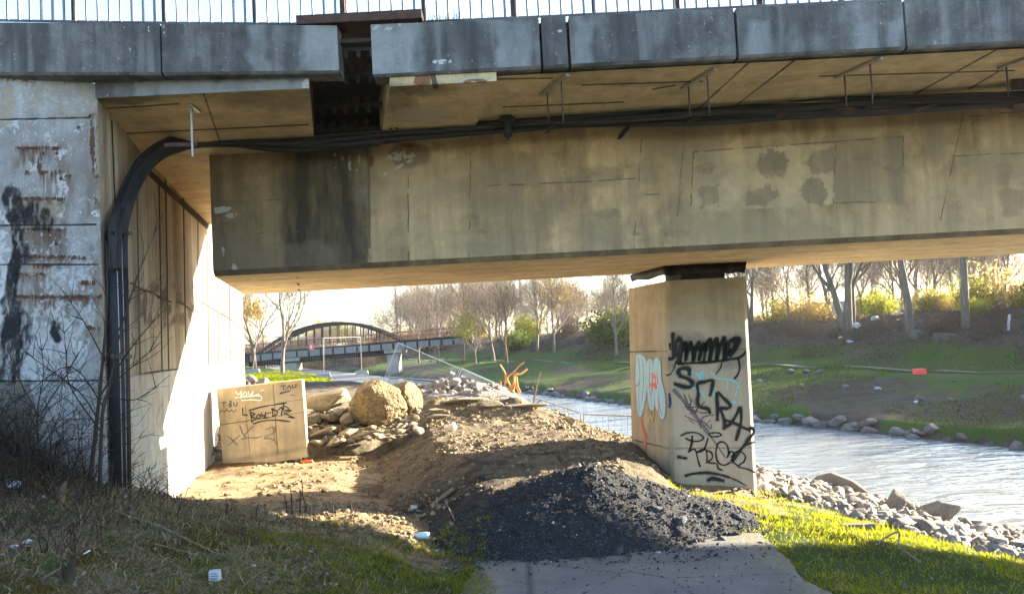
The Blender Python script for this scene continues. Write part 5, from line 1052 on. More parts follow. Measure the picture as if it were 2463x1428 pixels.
fence('fence_panel', 'sagging wire fence panel running behind the bridge pier', fq([(1404, 1045, 12.4), (1560, 1052, 12), (1560, 1002, 12), (1404, 996, 12.4)]), 'toppled fence panels by the river', .1, frame=.012, feet=False)
sp = [atY(1335+(2+k*.32)*math.cos(k*.55), 995+(2+k*.32)*math.sin(k*.55), 12.9) for k in range(24)]
solid('spiral_sign', MB().tube(sp, .012, 5), simple('spiral_red', (.7, .22, .2), .5), 'small red spiral mark on the wire fence over the water', 'sign')

# ------------------------------------------------------------------ litter and small things
def ground_at(px, py):
    d = ray(px, py); lo, hi = 2.5, 60
    ts = np.linspace(2.5, 60, 4000); P = CAMP+d[None]*(ts/d[1])[:, None]; z = Hall(P[:, 0], P[:, 1]); k = np.argmax(P[:, 2] < z)
    return np.array((P[k, 0], P[k, 1], z[k]))
p = ground_at(1015, 1296); mb = MB(); ax_ = np.array((1, -.15, 0.0)); st = p+np.array((-.06, 0, .03))
mb.tube([st-ax_*.035, st-ax_*.02, st, st+ax_*.03, st+ax_*.06, st+ax_*.1, st+ax_*.125], [.011, .012, .014, .03, .027, .031, .026], 9)
bt = solid('plastic_bottle', mb, simple('bottle_plastic', (.45, .6, .68), .2, 0, .1, 20, .1, .6), 'crushed pale blue plastic bottle on the grass edge', 'bottle', smooth=True)
MB().tube([st-ax_*.05, st-ax_*.036], .013, 8).build('cap', simple('bottle_cap', (.1, .3, .5), .4), bt)
p = ground_at(995, 1230); mb = MB().tube([p+(-.03, 0, .035), p+(0, 0, .03), p+(.035, 0, .028)], [.027, .03, .022], 9); solid('crushed_can', mb, simple('can_pale', (.5, .53, .5), .4, .3, .1), 'pale crushed can on the mossy edge of the gravel heap', 'can', smooth=True)
p = ground_at(1085, 1035); mb = MB().tube([p+(-.09, .02, .05), p+(-.01, 0, .05), p+(.035, -.01, .055), p+(.05, -.015, .056)], [.035, .045, .062, .062], 10); solid('paper_cup', mb, simple('cup_white', (.62, .57, .5), .5), 'pale paper cup lying on the flat top of the mound', 'cup', smooth=True)
def crumple(px, py, s, mat, label, cat, name, seed, flat=.5):
    p = ground_at(px, py); me = rock_mesh(name, seed, 14, 3, (1, .8, flat), .16); return put_rock(me, mat, p+np.array((0, 0, s*flat*.6)), s, (0, 0, seed*1.3), name, label, cat)
LW = simple('litter_white', (.42, .45, .50), .6, 0, .2, 30); LD = simple('litter_dark', (.03, .028, .03), .7)
p = ground_at(517, 1396); mb = MB().hexa([p+(-.03, -.02, .0), p+(.035, -.02, .0), p+(.035, .02, .005), p+(-.03, .02, .005)], [p+(-.032, -.012, .06), p+(.03, -.012, .065), p+(.03, .02, .065), p+(-.032, .02, .06)]); pk = solid('cigarette_packet', mb, LW, 'crumpled white packet printed in blue on the grassy slope', 'packet')
mb = MB()
for k in range(3): mb.bar(p+(-.022, -.0215+.002*k, .018+.014*k), p+(.024, -.0215+.002*k, .018+.014*k), .001, .004)
mb.build('print', simple('print_blue', (.12, .14, .4), .6), pk)
crumple(210, 1330, .035, simple('shard_white', (.72, .74, .78), .5), 'white plastic shard lying on brown moss', 'plastic shard', 'plastic_shard', 11, .2).scale = (.06, .014, .02)
crumple(32, 1318, .03, LW, 'white plastic scrap at the left edge of the slope', 'plastic scrap', 'plastic_scrap', 12, .4); crumple(66, 1305, .03, LW, 'bluish crumpled foil scrap on the left slope', 'foil scrap', 'foil_scrap', 13, .5)
crumple(35, 1175, .06, LW, 'pale crumpled rag among the brambles at the left', 'rag', 'rag', 14, .5); crumple(188, 1135, .05, LW, 'white bag scrap under the bare sapling', 'bag scrap', 'bag_scrap', 15, .5)
crumple(750, 1330, .05, LD, 'black clump of burnt rubbish in the grass', 'burnt clump', 'burnt_clump', 16, .4)
crumple(610, 1362, .02, LW, 'tiny white paper scrap on the lower slope', 'paper scrap', 'paper_scrap', 17, .4)
OR = simple('orange_paint', (.85, .16, .03), .5, 0, .1)
p = ground_at(738, 1113); solid('survey_stake', MB().bar(p+(-.08, 0, .02), p+(.08, -.02, .03), .02, .028), OR, 'orange survey stake lying on the dirt right of the block', 'stake')
p = ground_at(492, 1132); solid('survey_stake', MB().bar(p+(-.02, 0, -.05), p+(-.05, .02, .11), .03, .02), OR, 'orange survey stake stuck at the foot of the sunlit wall', 'stake')
WOOD = simple('grey_wood', (.17, .13, .095), .9, 0, .4, 30)
p = ground_at(1042, 1216); solid('plank', MB().bar(p+(-.02, 0, 0), p+(.19, .1, .13), .07, .015), WOOD, 'short brown plank leaning on the left side of the gravel heap', 'plank')
p = ground_at(2062, 1272); solid('wood_block', MB().bar(p+(-.12, 0, .02), p+(.14, -.01, .02), .06, .05), WOOD, 'greyish wood block half hidden in the sunlit grass', 'wood block')
a = atZ(1970, 1158, -.92); b = atZ(2090, 1196, -.92); solid('driftwood_log', MB().tube([a, a+(b-a)*.3+(0, 0, .08), a+(b-a)*.7+(0, 0, .06), b], [.1, .14, .12, .06], 9), WOOD, 'brown driftwood log at the edge of the river', 'log', smooth=True)
TWIG = simple('dead_twig', (.16, .13, .095), .9, 0, .3, 20)
g1 = [ground_at(x, y)+(0, 0, .03+dz) for x, y, dz in ((2105, 1322, 0), (2135, 1310, .03), (2165, 1308, .06), (2162, 1330, .02), (2185, 1345, .01), (2215, 1362, 0))]
solid('fallen_branch', MB().tube(catmull(g1, 4), .007, 5), TWIG, 'crooked bare branch lying in the shaded grass on the right', 'branch')
for k, (pts, lab) in enumerate([(((270, 1240), (330, 1262), (400, 1285)), 'long grey stick across the upper left slope'), (((370, 1270), (440, 1305), (510, 1340), (545, 1352)), 'long thin stick sloping down the left grass'), (((372, 1322), (420, 1335), (480, 1348)), 'pale thin stick in the middle of the left slope'), (((0, 1265), (40, 1235), (62, 1215)), 'pale broken stick at the far left of the slope'), (((105, 1405), (140, 1385), (160, 1370)), 'dark stick near the bottom left stump'), (((800, 1285), (840, 1283)), 'grey stick on the bare soil above the grass'), (((1072, 1215), (1095, 1262)), 'dark stick on the left flank of the gravel heap')]):
    solid('fallen_stick', MB().tube([ground_at(x, y)+(0, 0, .035) for x, y in pts], .0042, 5), TWIG, lab, 'stick', 'sticks on the ground')
MARK = simple('marker_red', (.85, .12, .09), .5, 0, .1)
def far_ground(px, py):
    d = ray(px, py); ts = np.linspace(13, 90, 5000); P = CAMP+d[None]*(ts/d[1])[:, None]; z = Hn(P[:, 0], P[:, 1]); k = np.argmax(P[:, 2] < z); return np.array((P[k, 0], P[k, 1], z[k]))
p = far_ground(2217, 900); solid('red_crate', MB().box((p[0]-.16, p[1], p[2]), (p[0]+.16, p[1]+.25, p[2]+.17)).box((p[0]-.12, p[1]-.012, p[2]+.03), (p[0]+.12, p[1]-.002, p[2]+.12)), MARK, 'bright red box on the far bank path', 'box')
for k, (x, y, s, lab) in enumerate(((2112, 936, .12, 'white scrap on the brown lower far bank'), (2058, 788, .35, 'pale rag heap at the foot of the forked tree'), (2106, 768, .3, 'white bag heap right of the forked tree'), (2045, 823, .18, 'white scrap below the forked tree'), (2203, 968, .1, 'tiny white scrap on the lower far bank'), (1870, 776, .25, 'pale rag in the bushes left of the forked tree'), (2022, 812, .12, 'yellowish scrap on the dark far bank'), (2160, 770, .12, 'yellow scrap on the bank crest'))):
    p = far_ground(x, y); me = rock_mesh('scrap', 50+k, 12, 2, (1, .7, .5), .15); put_rock(me, LW if k < 6 else simple('scrap_yellow', (.6, .5, .2), .7), p+np.array((0, 0, s*.2)), s, (0, 0, k), 'scrap', lab, 'scrap')
p = far_ground(2425, 795); solid('white_post', MB().bar(p, p+(.1, 0, .6), .07), LW, 'short leaning white post on the far bank at the right', 'post')
LUMP = simple('lump_grey', (.075, .075, .068), .9, 0, .3, 6)
p = far_ground(2215, 812); solid('concrete_lump', MB().hexa([p+(-.2, 0, -.1), p+(.25, 0, -.1), p+(.25, .5, -.1), p+(-.2, .5, -.1)], [p+(-.17, 0, .25), p+(.12, .05, .2), p+(.17, .45, .3), p+(-.2, .45, .3)]), LUMP, 'grey concrete lump half buried on the far bank', 'concrete lump')
p = far_ground(2290, 815); solid('concrete_lump', MB().hexa([p+(-.5, 0, -.1), p+(.7, 0, -.2), p+(.7, .5, -.1), p+(-.5, .5, -.1)], [p+(-.4, 0, .22), p+(.3, .05, .1), p+(.35, .45, .2), p+(-.5, .45, .26)]), LUMP, 'long grey concrete lump right of the slim tree', 'concrete lump')
# ------------------------------------------------------------------ vegetation
def barkmat(name, a, b):
    m = NM(name); n = m.noise(6, 4, .7, m.map(m.pos(True), (1, 1, .3))); c = m.mix(m.rng(n, .3, .7), a, b); m.prin(c, .95, m.bump(n, .5, .05), 0, .1); return m.m
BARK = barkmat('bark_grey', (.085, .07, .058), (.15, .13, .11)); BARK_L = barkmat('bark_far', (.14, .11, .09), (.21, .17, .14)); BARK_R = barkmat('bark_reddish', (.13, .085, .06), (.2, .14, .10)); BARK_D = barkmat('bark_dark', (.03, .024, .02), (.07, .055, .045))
def leafmat(name, a, b, tr=.55, ta=None, tb=None):
    m = NM(name); at = m.attr('tint'); c = m.mix(at, a, b); m.leafy(c, tr, .6, m.mix(at, ta, tb) if ta else None); return m.m
LEAF_Y = leafmat('leaf_yellow_green', (.16, .19, .025), (.34, .32, .04)); LEAF_G = leafmat('leaf_green', (.05, .085, .02), (.11, .15, .03)); LEAF_O = leafmat('leaf_ochre', (.24, .17, .05), (.40, .30, .09)); LEAF_B = leafmat('leaf_brown', (.08, .055, .04), (.14, .10, .07), .3); BARK_T = barkmat('bark_thicket', (.055, .042, .038), (.10, .08, .068))
class Tw:      # collects tapered segments -> 3/4 sided tubes, vectorised
    def __init__(s): s.a = []; s.b = []; s.ra = []; s.rb = []
    def seg(s, a, b, ra, rb): s.a.append(a); s.b.append(b); s.ra.append(ra); s.rb.append(rb)
    def mesh(s, name, n=4):
        A = np.array(s.a, float); B = np.array(s.b, float); ra = np.array(s.ra)[:, None, None]; rb = np.array(s.rb)[:, None, None]; N = len(A)
        d = B-A; d /= np.linalg.norm(d, axis=1)[:, None]+1e-9; u = np.where(np.abs(d[:, 2:3]) < .9, np.array([[0, 0, 1.0]]), np.array([[1.0, 0, 0]]))
        x = np.cross(d, u); x /= np.linalg.norm(x, axis=1)[:, None]+1e-9; y = np.cross(x, d); an = 2*np.pi*np.arange(n)/n
        c = x[:, None]*np.cos(an)[None, :, None]+y[:, None]*np.sin(an)[None, :, None]
        V = np.concatenate([A[:, None]+c*ra, B[:, None]+c*rb], 1).reshape(-1, 3); b0 = np.arange(N)[:, None]*2*n
        Fq = np.stack([np.concatenate([b0+k, b0+(k+1) % n, b0+n+(k+1) % n, b0+n+k], 1) for k in range(n)], 1).reshape(-1, 4)
        return np_mesh(name, V, Fq)
MINR = [.003]
def grow(tr, tw, r, p, d, L, rad, lvl, maxl, spread, up, tips, thr=.035):
    n = 4 if lvl < 2 else 3; seg = L/n; q = p.copy()
    for i in range(n):
        d2 = d+r.normal(size=3)*(.045 if lvl == 0 else .13+.012*lvl)+np.array((0, 0, up*.1)); d2 /= np.linalg.norm(d2); e = q+d2*seg; r0 = rad*(1-.55*i/n); r1 = rad*(1-.55*(i+1)/n)
        (tr if r0 > thr else tw).seg(q, e, max(r0, MINR[0]*1.2), max(r1, MINR[0])); q = e; d = d2
        if lvl < maxl and (i > 0 or lvl > 0):
            for _ in range(1 if r.random() < (.45 if lvl < 2 else .8) else 2):
                ax = r.normal(size=3); ax -= d*np.dot(ax, d); ax /= np.linalg.norm(ax); a = spread*(.7+.6*r.random()); nd = d*math.cos(a)+ax*math.sin(a); nd[2] += up*.25; nd /= np.linalg.norm(nd)
                grow(tr, tw, r, q, nd, L*(.55+.45*r.random())*(1-.08*i), r1*(.5+.2*r.random()), lvl+1, maxl, spread, up, tips, thr)
    tips.append(q)
    if lvl < maxl:
        grow(tr, tw, r, q, d, L*.65, rad*.45, lvl+1, maxl, spread, up, tips, thr)
def leaves(P, N, s, spread, r, name, mat, parent):
    P = np.array(P); c = P[r.integers(0, len(P), N)]+r.normal(size=(N, 3))*spread
    t = r.normal(size=(N, 3)); t /= np.linalg.norm(t, axis=1)[:, None]; b = np.cross(t, r.normal(size=(N, 3))); b /= np.linalg.norm(b, axis=1)[:, None]; sz = s*(.5+r.random((N, 1)))
    V = np.stack([c-t*sz, c+b*sz*.55, c+t*sz, c-b*sz*.55], 1).reshape(-1, 3); Fq = np.arange(N*4).reshape(N, 4)
    return link_mesh(name, np_mesh(name, V, Fq, dict(tint=np.repeat(r.random(N), 4))), mat, parent)
def tree(name, label, h, seed, spread=.6, up=.6, maxl=4, bark=None, rad=None, leaf=None, nleaf=0, ls=.12, first=.4, forks=None, group=None, cat='tree', lean=(0, 0)):
    r = np.random.default_rng(seed); t = thing(name, label, cat, (0, 0, 0), group); tr, tw, tips = Tw(), Tw(), []; rad = rad or h*.013
    if forks:
        for dx, rr_, hh in forks: grow(tr, tw, r, np.array((0, 0, -.3)), np.array((dx, 0, 1.0))/math.hypot(dx, 1), h*hh, rr_, 0, maxl, spread, up, tips)
    else: grow(tr, tw, r, np.array((0, 0, -.3)), np.array((lean[0], lean[1], 1.0)), h*first, rad, 0, maxl, spread, up, tips)
    link_mesh('trunk', tr.mesh('trunk', 7), bark or BARK, t, True)
    link_mesh('crown', tw.mesh('crown', 3), bark or BARK, t)
    if leaf: leaves(tips, nleaf, ls, .25*h*.12, r, 'foliage', leaf, t)
    return t
def place(t, px, Y, dz=0, first=False, label=None, rotz=0, scale=1, group=None):
    p = atY(px, 800, Y); z = Hs(p[0], Y)+dz
    if first: t.location = (p[0], Y, z); t.rotation_euler = (0, 0, rotz); t.scale = (scale,)*3; return t
    return dup(t, (p[0], Y, z), rotz, scale, label, group)
# big trees on the right bank
def rb(px, py): return far_ground(px, py)
t = tree('bare_tree', 'thick forked bare tree leaning on the far bank right of the pier', 13, 21, .55, .5, 4, BARK, forks=[(-.28, .19, .34), (.0, .22, .36)]); p = rb(2040, 795); t.location = p; 
t = tree('bare_tree', 'bare tree close behind the right stem of the forked tree', 12, 22, .5, .6, 4, BARK, rad=.17, first=.36, lean=(.14, 0)); p = rb(2056, 790); t.location = p+np.array((.1, .6, 0))
t = tree('bare_tree', 'straight bare tree with a pale wound at its foot', 14, 23, .5, .5, 4, BARK, rad=.19, first=.42); p = rb(2188, 795); t.location = p
q = MB(); me = rock_mesh('wound', 71, 3, 2, (.07, .03, .3), .02); me.transform(Matrix.Translation((-.05, -.24, .55))); link_mesh('bark_wound', me, simple('bare_wood', (.6, .56, .48), .8), t)
t = tree('bare_tree', 'slim straight bare tree on the far bank near the right edge', 14, 24, .5, .5, 4, BARK, rad=.17, first=.42); p = rb(2322, 788); t.location = p
t = tree('bare_tree', 'pair of dark bare stems just right of the pier', 11, 25, .6, .4, 4, BARK, forks=[(-.1, .13, .36), (.05, .15, .38)]); p = rb(1845, 790); t.location = p+np.array((0, 3, .1))
# prototypes for the rest
MINR[0] = .010
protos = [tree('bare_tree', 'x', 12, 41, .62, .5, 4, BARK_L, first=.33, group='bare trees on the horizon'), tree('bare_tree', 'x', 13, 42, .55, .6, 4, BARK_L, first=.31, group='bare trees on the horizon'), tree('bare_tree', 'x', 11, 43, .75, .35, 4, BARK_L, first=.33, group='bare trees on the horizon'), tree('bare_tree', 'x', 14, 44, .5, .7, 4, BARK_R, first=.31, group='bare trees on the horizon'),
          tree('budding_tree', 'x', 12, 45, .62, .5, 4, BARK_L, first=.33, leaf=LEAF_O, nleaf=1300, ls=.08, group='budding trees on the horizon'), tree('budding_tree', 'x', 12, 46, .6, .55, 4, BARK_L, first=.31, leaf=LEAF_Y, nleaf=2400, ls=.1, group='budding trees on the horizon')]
used = [False]*6
def pl_tree(k, px, Y, sc, label, rot=None):
    rot = rr.random()*6.3 if rot is None else rot
    if not used[k]: used[k] = True; place(protos[k], px, Y, 0, True, None, rot, sc); protos[k]['label'] = label; return protos[k]
    return place(protos[k], px, Y, 0, False, label, rot, sc)
MINR[0] = .003
# named nearer ones
pl_tree(1, 675, 46, .82, 'tall slender bare tree standing in front of the arch bridge')
pl_tree(2, 925, 96, .75, 'small bare tree just behind the right end of the arch')
pl_tree(0, 1050, 74, .95, 'wide bare tree left of the footbridge end')
pl_tree(2, 1005, 78, .85, 'dark branching tree above the right footbridge span')
pl_tree(3, 1110, 72, .9, 'reddish bare tree at the far end of the footbridge')
pl_tree(5, 1140, 64, .5, 'small tree in pale yellow leaf at the end of the footbridge')
pl_tree(3, 612, 52, .8, 'thin reddish tree just beyond the sunlit wall'); pl_tree(0, 635, 70, .8, 'bare tree between the sunlit wall and the slender tree')
pl_tree(4, 765, 130, .8, 'ochre budding tree behind the left half of the arch'); pl_tree(5, 800, 120, .75, 'yellow green tree framed by the middle of the arch')
pl_tree(1, 1290, 66, .8, 'tall pale bare tree right of the tall twin chimneys'); pl_tree(4, 1330, 62, .78, 'ochre budding tree left of the tower'); pl_tree(3, 1215, 60, .7, 'thin bare tree over the yellow bush'); pl_tree(1, 1185, 64, .78, 'bare tree left of the twin chimneys')
pl_tree(0, 1480, 52, .75, 'bare tree whose twigs reach the left side of the pier')
for k in range(110):
    px = rr.choice([rr.uniform(590, 1000), rr.uniform(960, 1520), rr.uniform(960, 1520), rr.uniform(1780, 2463)]); Y = rr.uniform(90, 170) if px < 1500 else rr.uniform(60, 110)
    kk = rr.choice([0, 1, 2, 3, 4, 4]); 
    pl_tree(kk, px, Y, rr.uniform(.6, 1.0)*(1.15 if px > 960 else .62), 'budding ochre tree in the wooded belt on the horizon' if kk > 3 else 'pale bare tree in the wooded belt on the horizon')
for px, Y, kk, lab in ((1950, 52, 4, 'ochre budding tree left of the forked tree'), (2080, 60, 3, 'thin bare tree between the forked tree and the wounded tree'), (2250, 62, 1, 'pale bare tree between the two straight trees'), (2420, 48, 3, 'many stemmed bare tree at the right edge'), (1900, 44, 2, 'crooked bare tree right of the pair of dark stems'), (2375, 55, 0, 'bare tree behind the slim straight tree')):
    pl_tree(kk, px, Y, rr.uniform(.7, .9), lab)
# bushes along the bank crest
def bush(name, label, w, h, seed, mat, nl, ns, ls, bark=BARK_R, group=None):
    r = np.random.default_rng(seed); t = thing(name, label, 'bush', (0, 0, 0), group); tw = Tw(); tips = []
    for _ in range(ns):
        p0 = np.array((r.normal()*w*.22, r.normal()*w*.2, -.15)); d = np.array((r.normal()*.45, r.normal()*.45, 1.0)); d /= np.linalg.norm(d); L = h*(.6+.5*r.random()); q = p0
        for i in range(5):
            d = d+r.normal(size=3)*.2; d /= np.linalg.norm(d); e = q+d*L/5; tw.seg(q, e, .022*(1-i/6), .022*(1-(i+1)/6))
            for _2 in range(2):
                d2 = d+r.normal(size=3)*.7; d2 /= np.linalg.norm(d2); e2 = e+d2*L*.2*(1-i/8); tw.seg(e, e2, .010, .004); tips.append(e2); tips.append((e+e2)/2)
                d3 = d2+r.normal(size=3)*.6; d3 /= np.linalg.norm(d3); e3 = e2+d3*L*.12; tw.seg(e2, e3, .006, .003); tips.append(e3)
            q = e
    link_mesh('stems', tw.mesh('stems', 3), bark, t)
    if nl: leaves(tips, nl, ls, .09*h, r, 'foliage', mat, t)
    return t
bp = [bush('yellow_bush', 'x', 2.6, 2.4, 61, LEAF_Y, 3600, 60, .085, group='yellow bushes on the bank crest'), bush('ochre_bush', 'x', 3, 2.2, 62, LEAF_O, 1900, 70, .075, group='ochre bushes on the bank crest'), bush('brown_thicket', 'x', 3, 2.0, 63, LEAF_B, 500, 110, .05, BARK_T, group='brown thickets on the bank'), bush('green_bush', 'x', 2.4, 1.9, 64, LEAF_G, 4200, 50, .08, group='dark green bushes on the bank')]
ub = [False]*4
def pl_bush(k, loc, sc, label):
    if not ub[k]: ub[k] = True; bp[k].location = Vector(loc); bp[k].scale = (sc,)*3; bp[k]['label'] = label; return
    dup(bp[k], loc, rr.random()*6.3, sc, label)
def crest(px, off, lo=20, hi=90):
    ts = np.linspace(lo, hi, 1500); d = ray(px, 800); X = d[0]/d[1]*ts; s = (X-xf(ts))*.925; k = int(np.argmin(np.abs(s-off))); return np.array((X[k], ts[k], Hs(X[k], ts[k])))
for px, off, k, sc, lab in ((1880, 18, 0, .6, 'bright yellow bush right of the pier'), (1940, 17, 1, .85, 'large ochre bush left of the forked tree'), (2105, 19, 0, .6, 'vivid yellow bush between the forked and the wounded tree'), (2245, 18, 1, .55, 'ochre bush between the two straight trees'), (2440, 19, 1, .9, 'tall ochre bush at the right edge of the bank'), (2350, 18, 0, .6, 'low yellow bush right of the slim tree'), (1265, 15, 0, .95, 'big glowing yellow bush below the twin chimneys'), (1240, 12, 3, .9, 'yellowish green bush under the glowing bush'), (1480, 12.5, 3, 1.3, 'dark green bush left of the pier'), (1440, 16, 1, .7, 'ochre bush on the crest left of the pier'), (1370, 16, 2, 1.1, 'brown thicket on the crest below the tower'), (1500, 16, 0, .8, 'yellow green bush touching the left side of the pier')):
    pl_bush(k, crest(px, off), sc, lab)
for k in range(44):
    px = rr.choice([rr.uniform(1130, 1520), rr.uniform(1800, 2480), rr.uniform(1800, 2480)]); off = rr.uniform(12.5, 21); kk = 2 if off < 15.5 else rr.choice([1, 2, 1, 0])
    pl_bush(kk, crest(px, off), rr.uniform(.22, .48), ['unseen yellow bush added on the crest to shade the far bank', 'unseen ochre bush added on the crest to shade the far bank', 'brown thicket on the upper far bank', ''][kk])
for k in range(40):
    px = rr.uniform(590, 1150); Y = rr.uniform(80, 140); p = atY(px, 840, Y); kk = rr.choice([1, 2, 2]); pl_bush(kk, (p[0], Y, Hs(p[0], Y)), rr.uniform(.9, 1.6), 'ochre bush low behind the arch bridge' if kk == 1 else 'brown thicket low behind the arch bridge')
for k in range(110):      # same rows carried on out of view, added to shade the far bank
    yy = 1+k*.42+rr.random()*.5; oo = rr.uniform(16.5, 20); xx = float(xf(yy))+oo/.925
    if proj(np.array([[xx, yy, 3.0]]))[0][0] < 2560: continue
    kk = rr.choice([0, 1, 3, 3]); pl_bush(kk, (xx, yy, Hs(xx, yy)), rr.uniform(.75, 1.1), ['unseen yellow bush added on the crest to shade the far bank', 'unseen ochre bush added on the crest to shade the far bank', '', 'unseen dark green bush added on the crest to shade the far bank'][kk])
# bramble covering the upper bank (uncountable)
def bramble(N, pts, h, seed, w):
    r = np.random.default_rng(seed); tw = Tw()
    for i in range(N):
        q = pts[i].copy(); d = np.array((r.normal()*.7, r.normal()*.7, .8)); d /= np.linalg.norm(d); L = h*(.4+r.random())
        for j in range(3): e = q+d*L/3; tw.seg(q, e, w*(1-j*.3), w*(.7-j*.3)+.001); q = e; d = d+np.array((r.normal()*.3, r.normal()*.3, -.5)); d /= np.linalg.norm(d)
    return tw
r9 = np.random.default_rng(90); N = 16000
by_ = 18+r9.random(N)**1.4*55; so_ = 9.6+r9.random(N)*7.5; bx_ = xf(by_)+so_/.925; gate = fbm(bx_*.25, by_*.25, 3, 91) > (.5-.03*(so_-9.5)); bx_, by_ = bx_[gate], by_[gate]
P = np.stack([bx_, by_, Hn(bx_, by_)-.05], 1); m = NM('bramble_stem'); c = m.mix(m.rng(m.noise(.8, 3, .6), .4, .6), (.05, .038, .034), (.10, .08, .062)); m.prin(c, .95, None, 0, .1)
o = link_mesh('bank_bramble', bramble(len(P), P, .5, 92, .012).mesh('bank_bramble', 3), m.m); tag(o, kind='stuff')
N = 24000; by_ = 14+r9.random(N)*26; so_ = .7+r9.random(N)*5.2; bx_ = xf(by_)+so_/.925; gate = fbm(bx_*.5, by_*.5, 3, 95) > .44; bx_, by_ = bx_[gate], by_[gate]
P = np.stack([bx_, by_, Hn(bx_, by_)-.03], 1); m = NM('dead_weed'); m.prin(m.mix(m.noise(1.2, 3, .6), (.07, .055, .055), (.15, .125, .115)), .95, None, 0, .1)
o = link_mesh('bank_weeds', bramble(len(P), P, .16, 96, .006).mesh('bank_weeds', 3), m.m); tag(o, kind='stuff')

# ------------------------------------------------------------------ grass (uncountable)
def blades(x, y, h, w, seed, z=None, flat=.5):
    r = np.random.default_rng(seed); N = len(x); z = Hall(x, y) if z is None else z; B = np.stack([x, y, z-.006], 1); a = r.random(N)*2*np.pi; sd = np.stack([np.cos(a), np.sin(a), a*0], 1)
    ln = np.stack([r.normal(size=N)*flat, r.normal(size=N)*flat, np.ones(N)], 1); ln /= np.linalg.norm(ln, axis=1)[:, None]; H_ = (h*(.4+.9*r.random(N)))[:, None]; bend = np.stack([r.normal(size=N)*.4, r.normal(size=N)*.4, -.15*np.ones(N)], 1)
    M_ = B+ln*H_*.55; T_ = B+ln*H_+bend*H_*.5; ww = (w*(.6+.8*r.random(N)))[:, None]
    V = np.stack([B-sd*ww, B+sd*ww, M_-sd*ww*.7, M_+sd*ww*.7, T_], 1).reshape(-1, 3); b = np.arange(N)*5
    Fq = np.concatenate([np.stack([b, b+1, b+3], 1), np.stack([b, b+3, b+2], 1), np.stack([b+2, b+3, b+4], 1)]); return V, Fq, np.repeat(r.random(N), 5)
GRASS = leafmat('grass_blade', (.05, .085, .012), (.12, .14, .022), .5, (.22, .27, .012), (.42, .42, .018)); GRASS_D = leafmat('grass_dull', (.07, .075, .022), (.20, .165, .075), .35); STRAW = leafmat('straw_blade', (.17, .13, .08), (.42, .34, .22), .3)
def grass(name, N, x0, x1, y0, y1, h, w, mat, seed, cond, flat=.5):
    r = np.random.default_rng(seed); x = x0+r.random(N)*(x1-x0); y = y0+r.random(N)*(y1-y0); k = cond(x, y, r); V, Fq, t = blades(x[k], y[k], h, w, seed, None, flat)
    return tag(link_mesh(name, np_mesh(name, V, Fq, dict(tint=t)), mat), kind='stuff')
def inR(x, y, r):
    sn_ = (xn(y)-x)*.925; ed = 1.62+.3*(fbm(y*2, y*0, 3, 6)-.5)*2; ok = (sn_ > 2.9+.7*(fbm(x*3, y*3, 2, 9)-.5)) & (x > np.where(y > 6.2, np.interp(y, [6.2, 8.2], [1.5, 1.35]), ed)) & ~((y > 8.35) & (x < 2.6)) & (gheap(x, y) < .01) & (r.random(len(x)) < .3+.7*(fbm(x*1.4, y*1.4, 3, 10) > .42))
    return ok
grass('verge_grass', 90000, 1.5, 5, 2.6, 11, .045, .0032, GRASS, 101, inR)
grass('verge_grass', 5000, 1.6, 5, 3, 9, .1, .003, GRASS, 102, lambda x, y, r: inR(x, y, r) & (fbm(x*.9, y*.9, 2, 12) > .52))
grass('verge_straw', 20000, 1.6, 5, 2.6, 9, .045, .003, STRAW, 108, inR, 1.2)
def inL(x, y, r): return (x < -.28+.2*(fbm(y*2.5, y*0, 3, 6)-.5)) & (y < 6.75+.5*(fbm(x*1.3, y*0, 3, 7)-.5)+.0*x) & (x > -3.4)
grass('meadow_grass', 52000, -2.2, -.1, 2.6, 7.2, .05, .003, GRASS, 103, lambda x, y, r: inL(x, y, r) & (r.random(len(x)) < np.where(x > -1.3, .95, .45)*sstep(.36, .56, fbm(x*1.6, y*1.6, 3, 14))))
grass('meadow_dull_grass', 60000, -3.4, -.1, 2.6, 7.0, .05, .0028, GRASS_D, 104, lambda x, y, r: inL(x, y, r) & (r.random(len(x)) < .95*sstep(.32, .56, fbm(x*1.7+4, y*1.7, 3, 16))), .9)
grass('slope_straw', 52000, -3.4, -.5, 2.6, 7.0, .08, .0026, STRAW, 105, lambda x, y, r: inL(x, y, r) & (r.random(len(x)) < np.where(x < -1.1, .8, .22)*sstep(.34, .58, fbm(x*2.1, y*2.1, 3, 15))), 1.5)
grass('far_verge_grass', 30000, -16, -3, 31, 60, .16, .018, GRASS, 106, lambda x, y, r: (np.abs(x-np.interp(y, fp[:, 1], fp[:, 0])) > 1.2) & ((xn(y)-x) > 3) & (y > 33+.3*(x+8)))
grass('far_bank_grass', 110000, 4, 26, 16, 48, .09, .01, leafmat('far_grass', (.035, .075, .012), (.10, .14, .03), .25), 107, lambda x, y, r: ((x-xf(y))*.925 > .4) & ((x-xf(y))*.925 < 12) & (fbm(x*.3, y*.3, 3, 92) > .48))
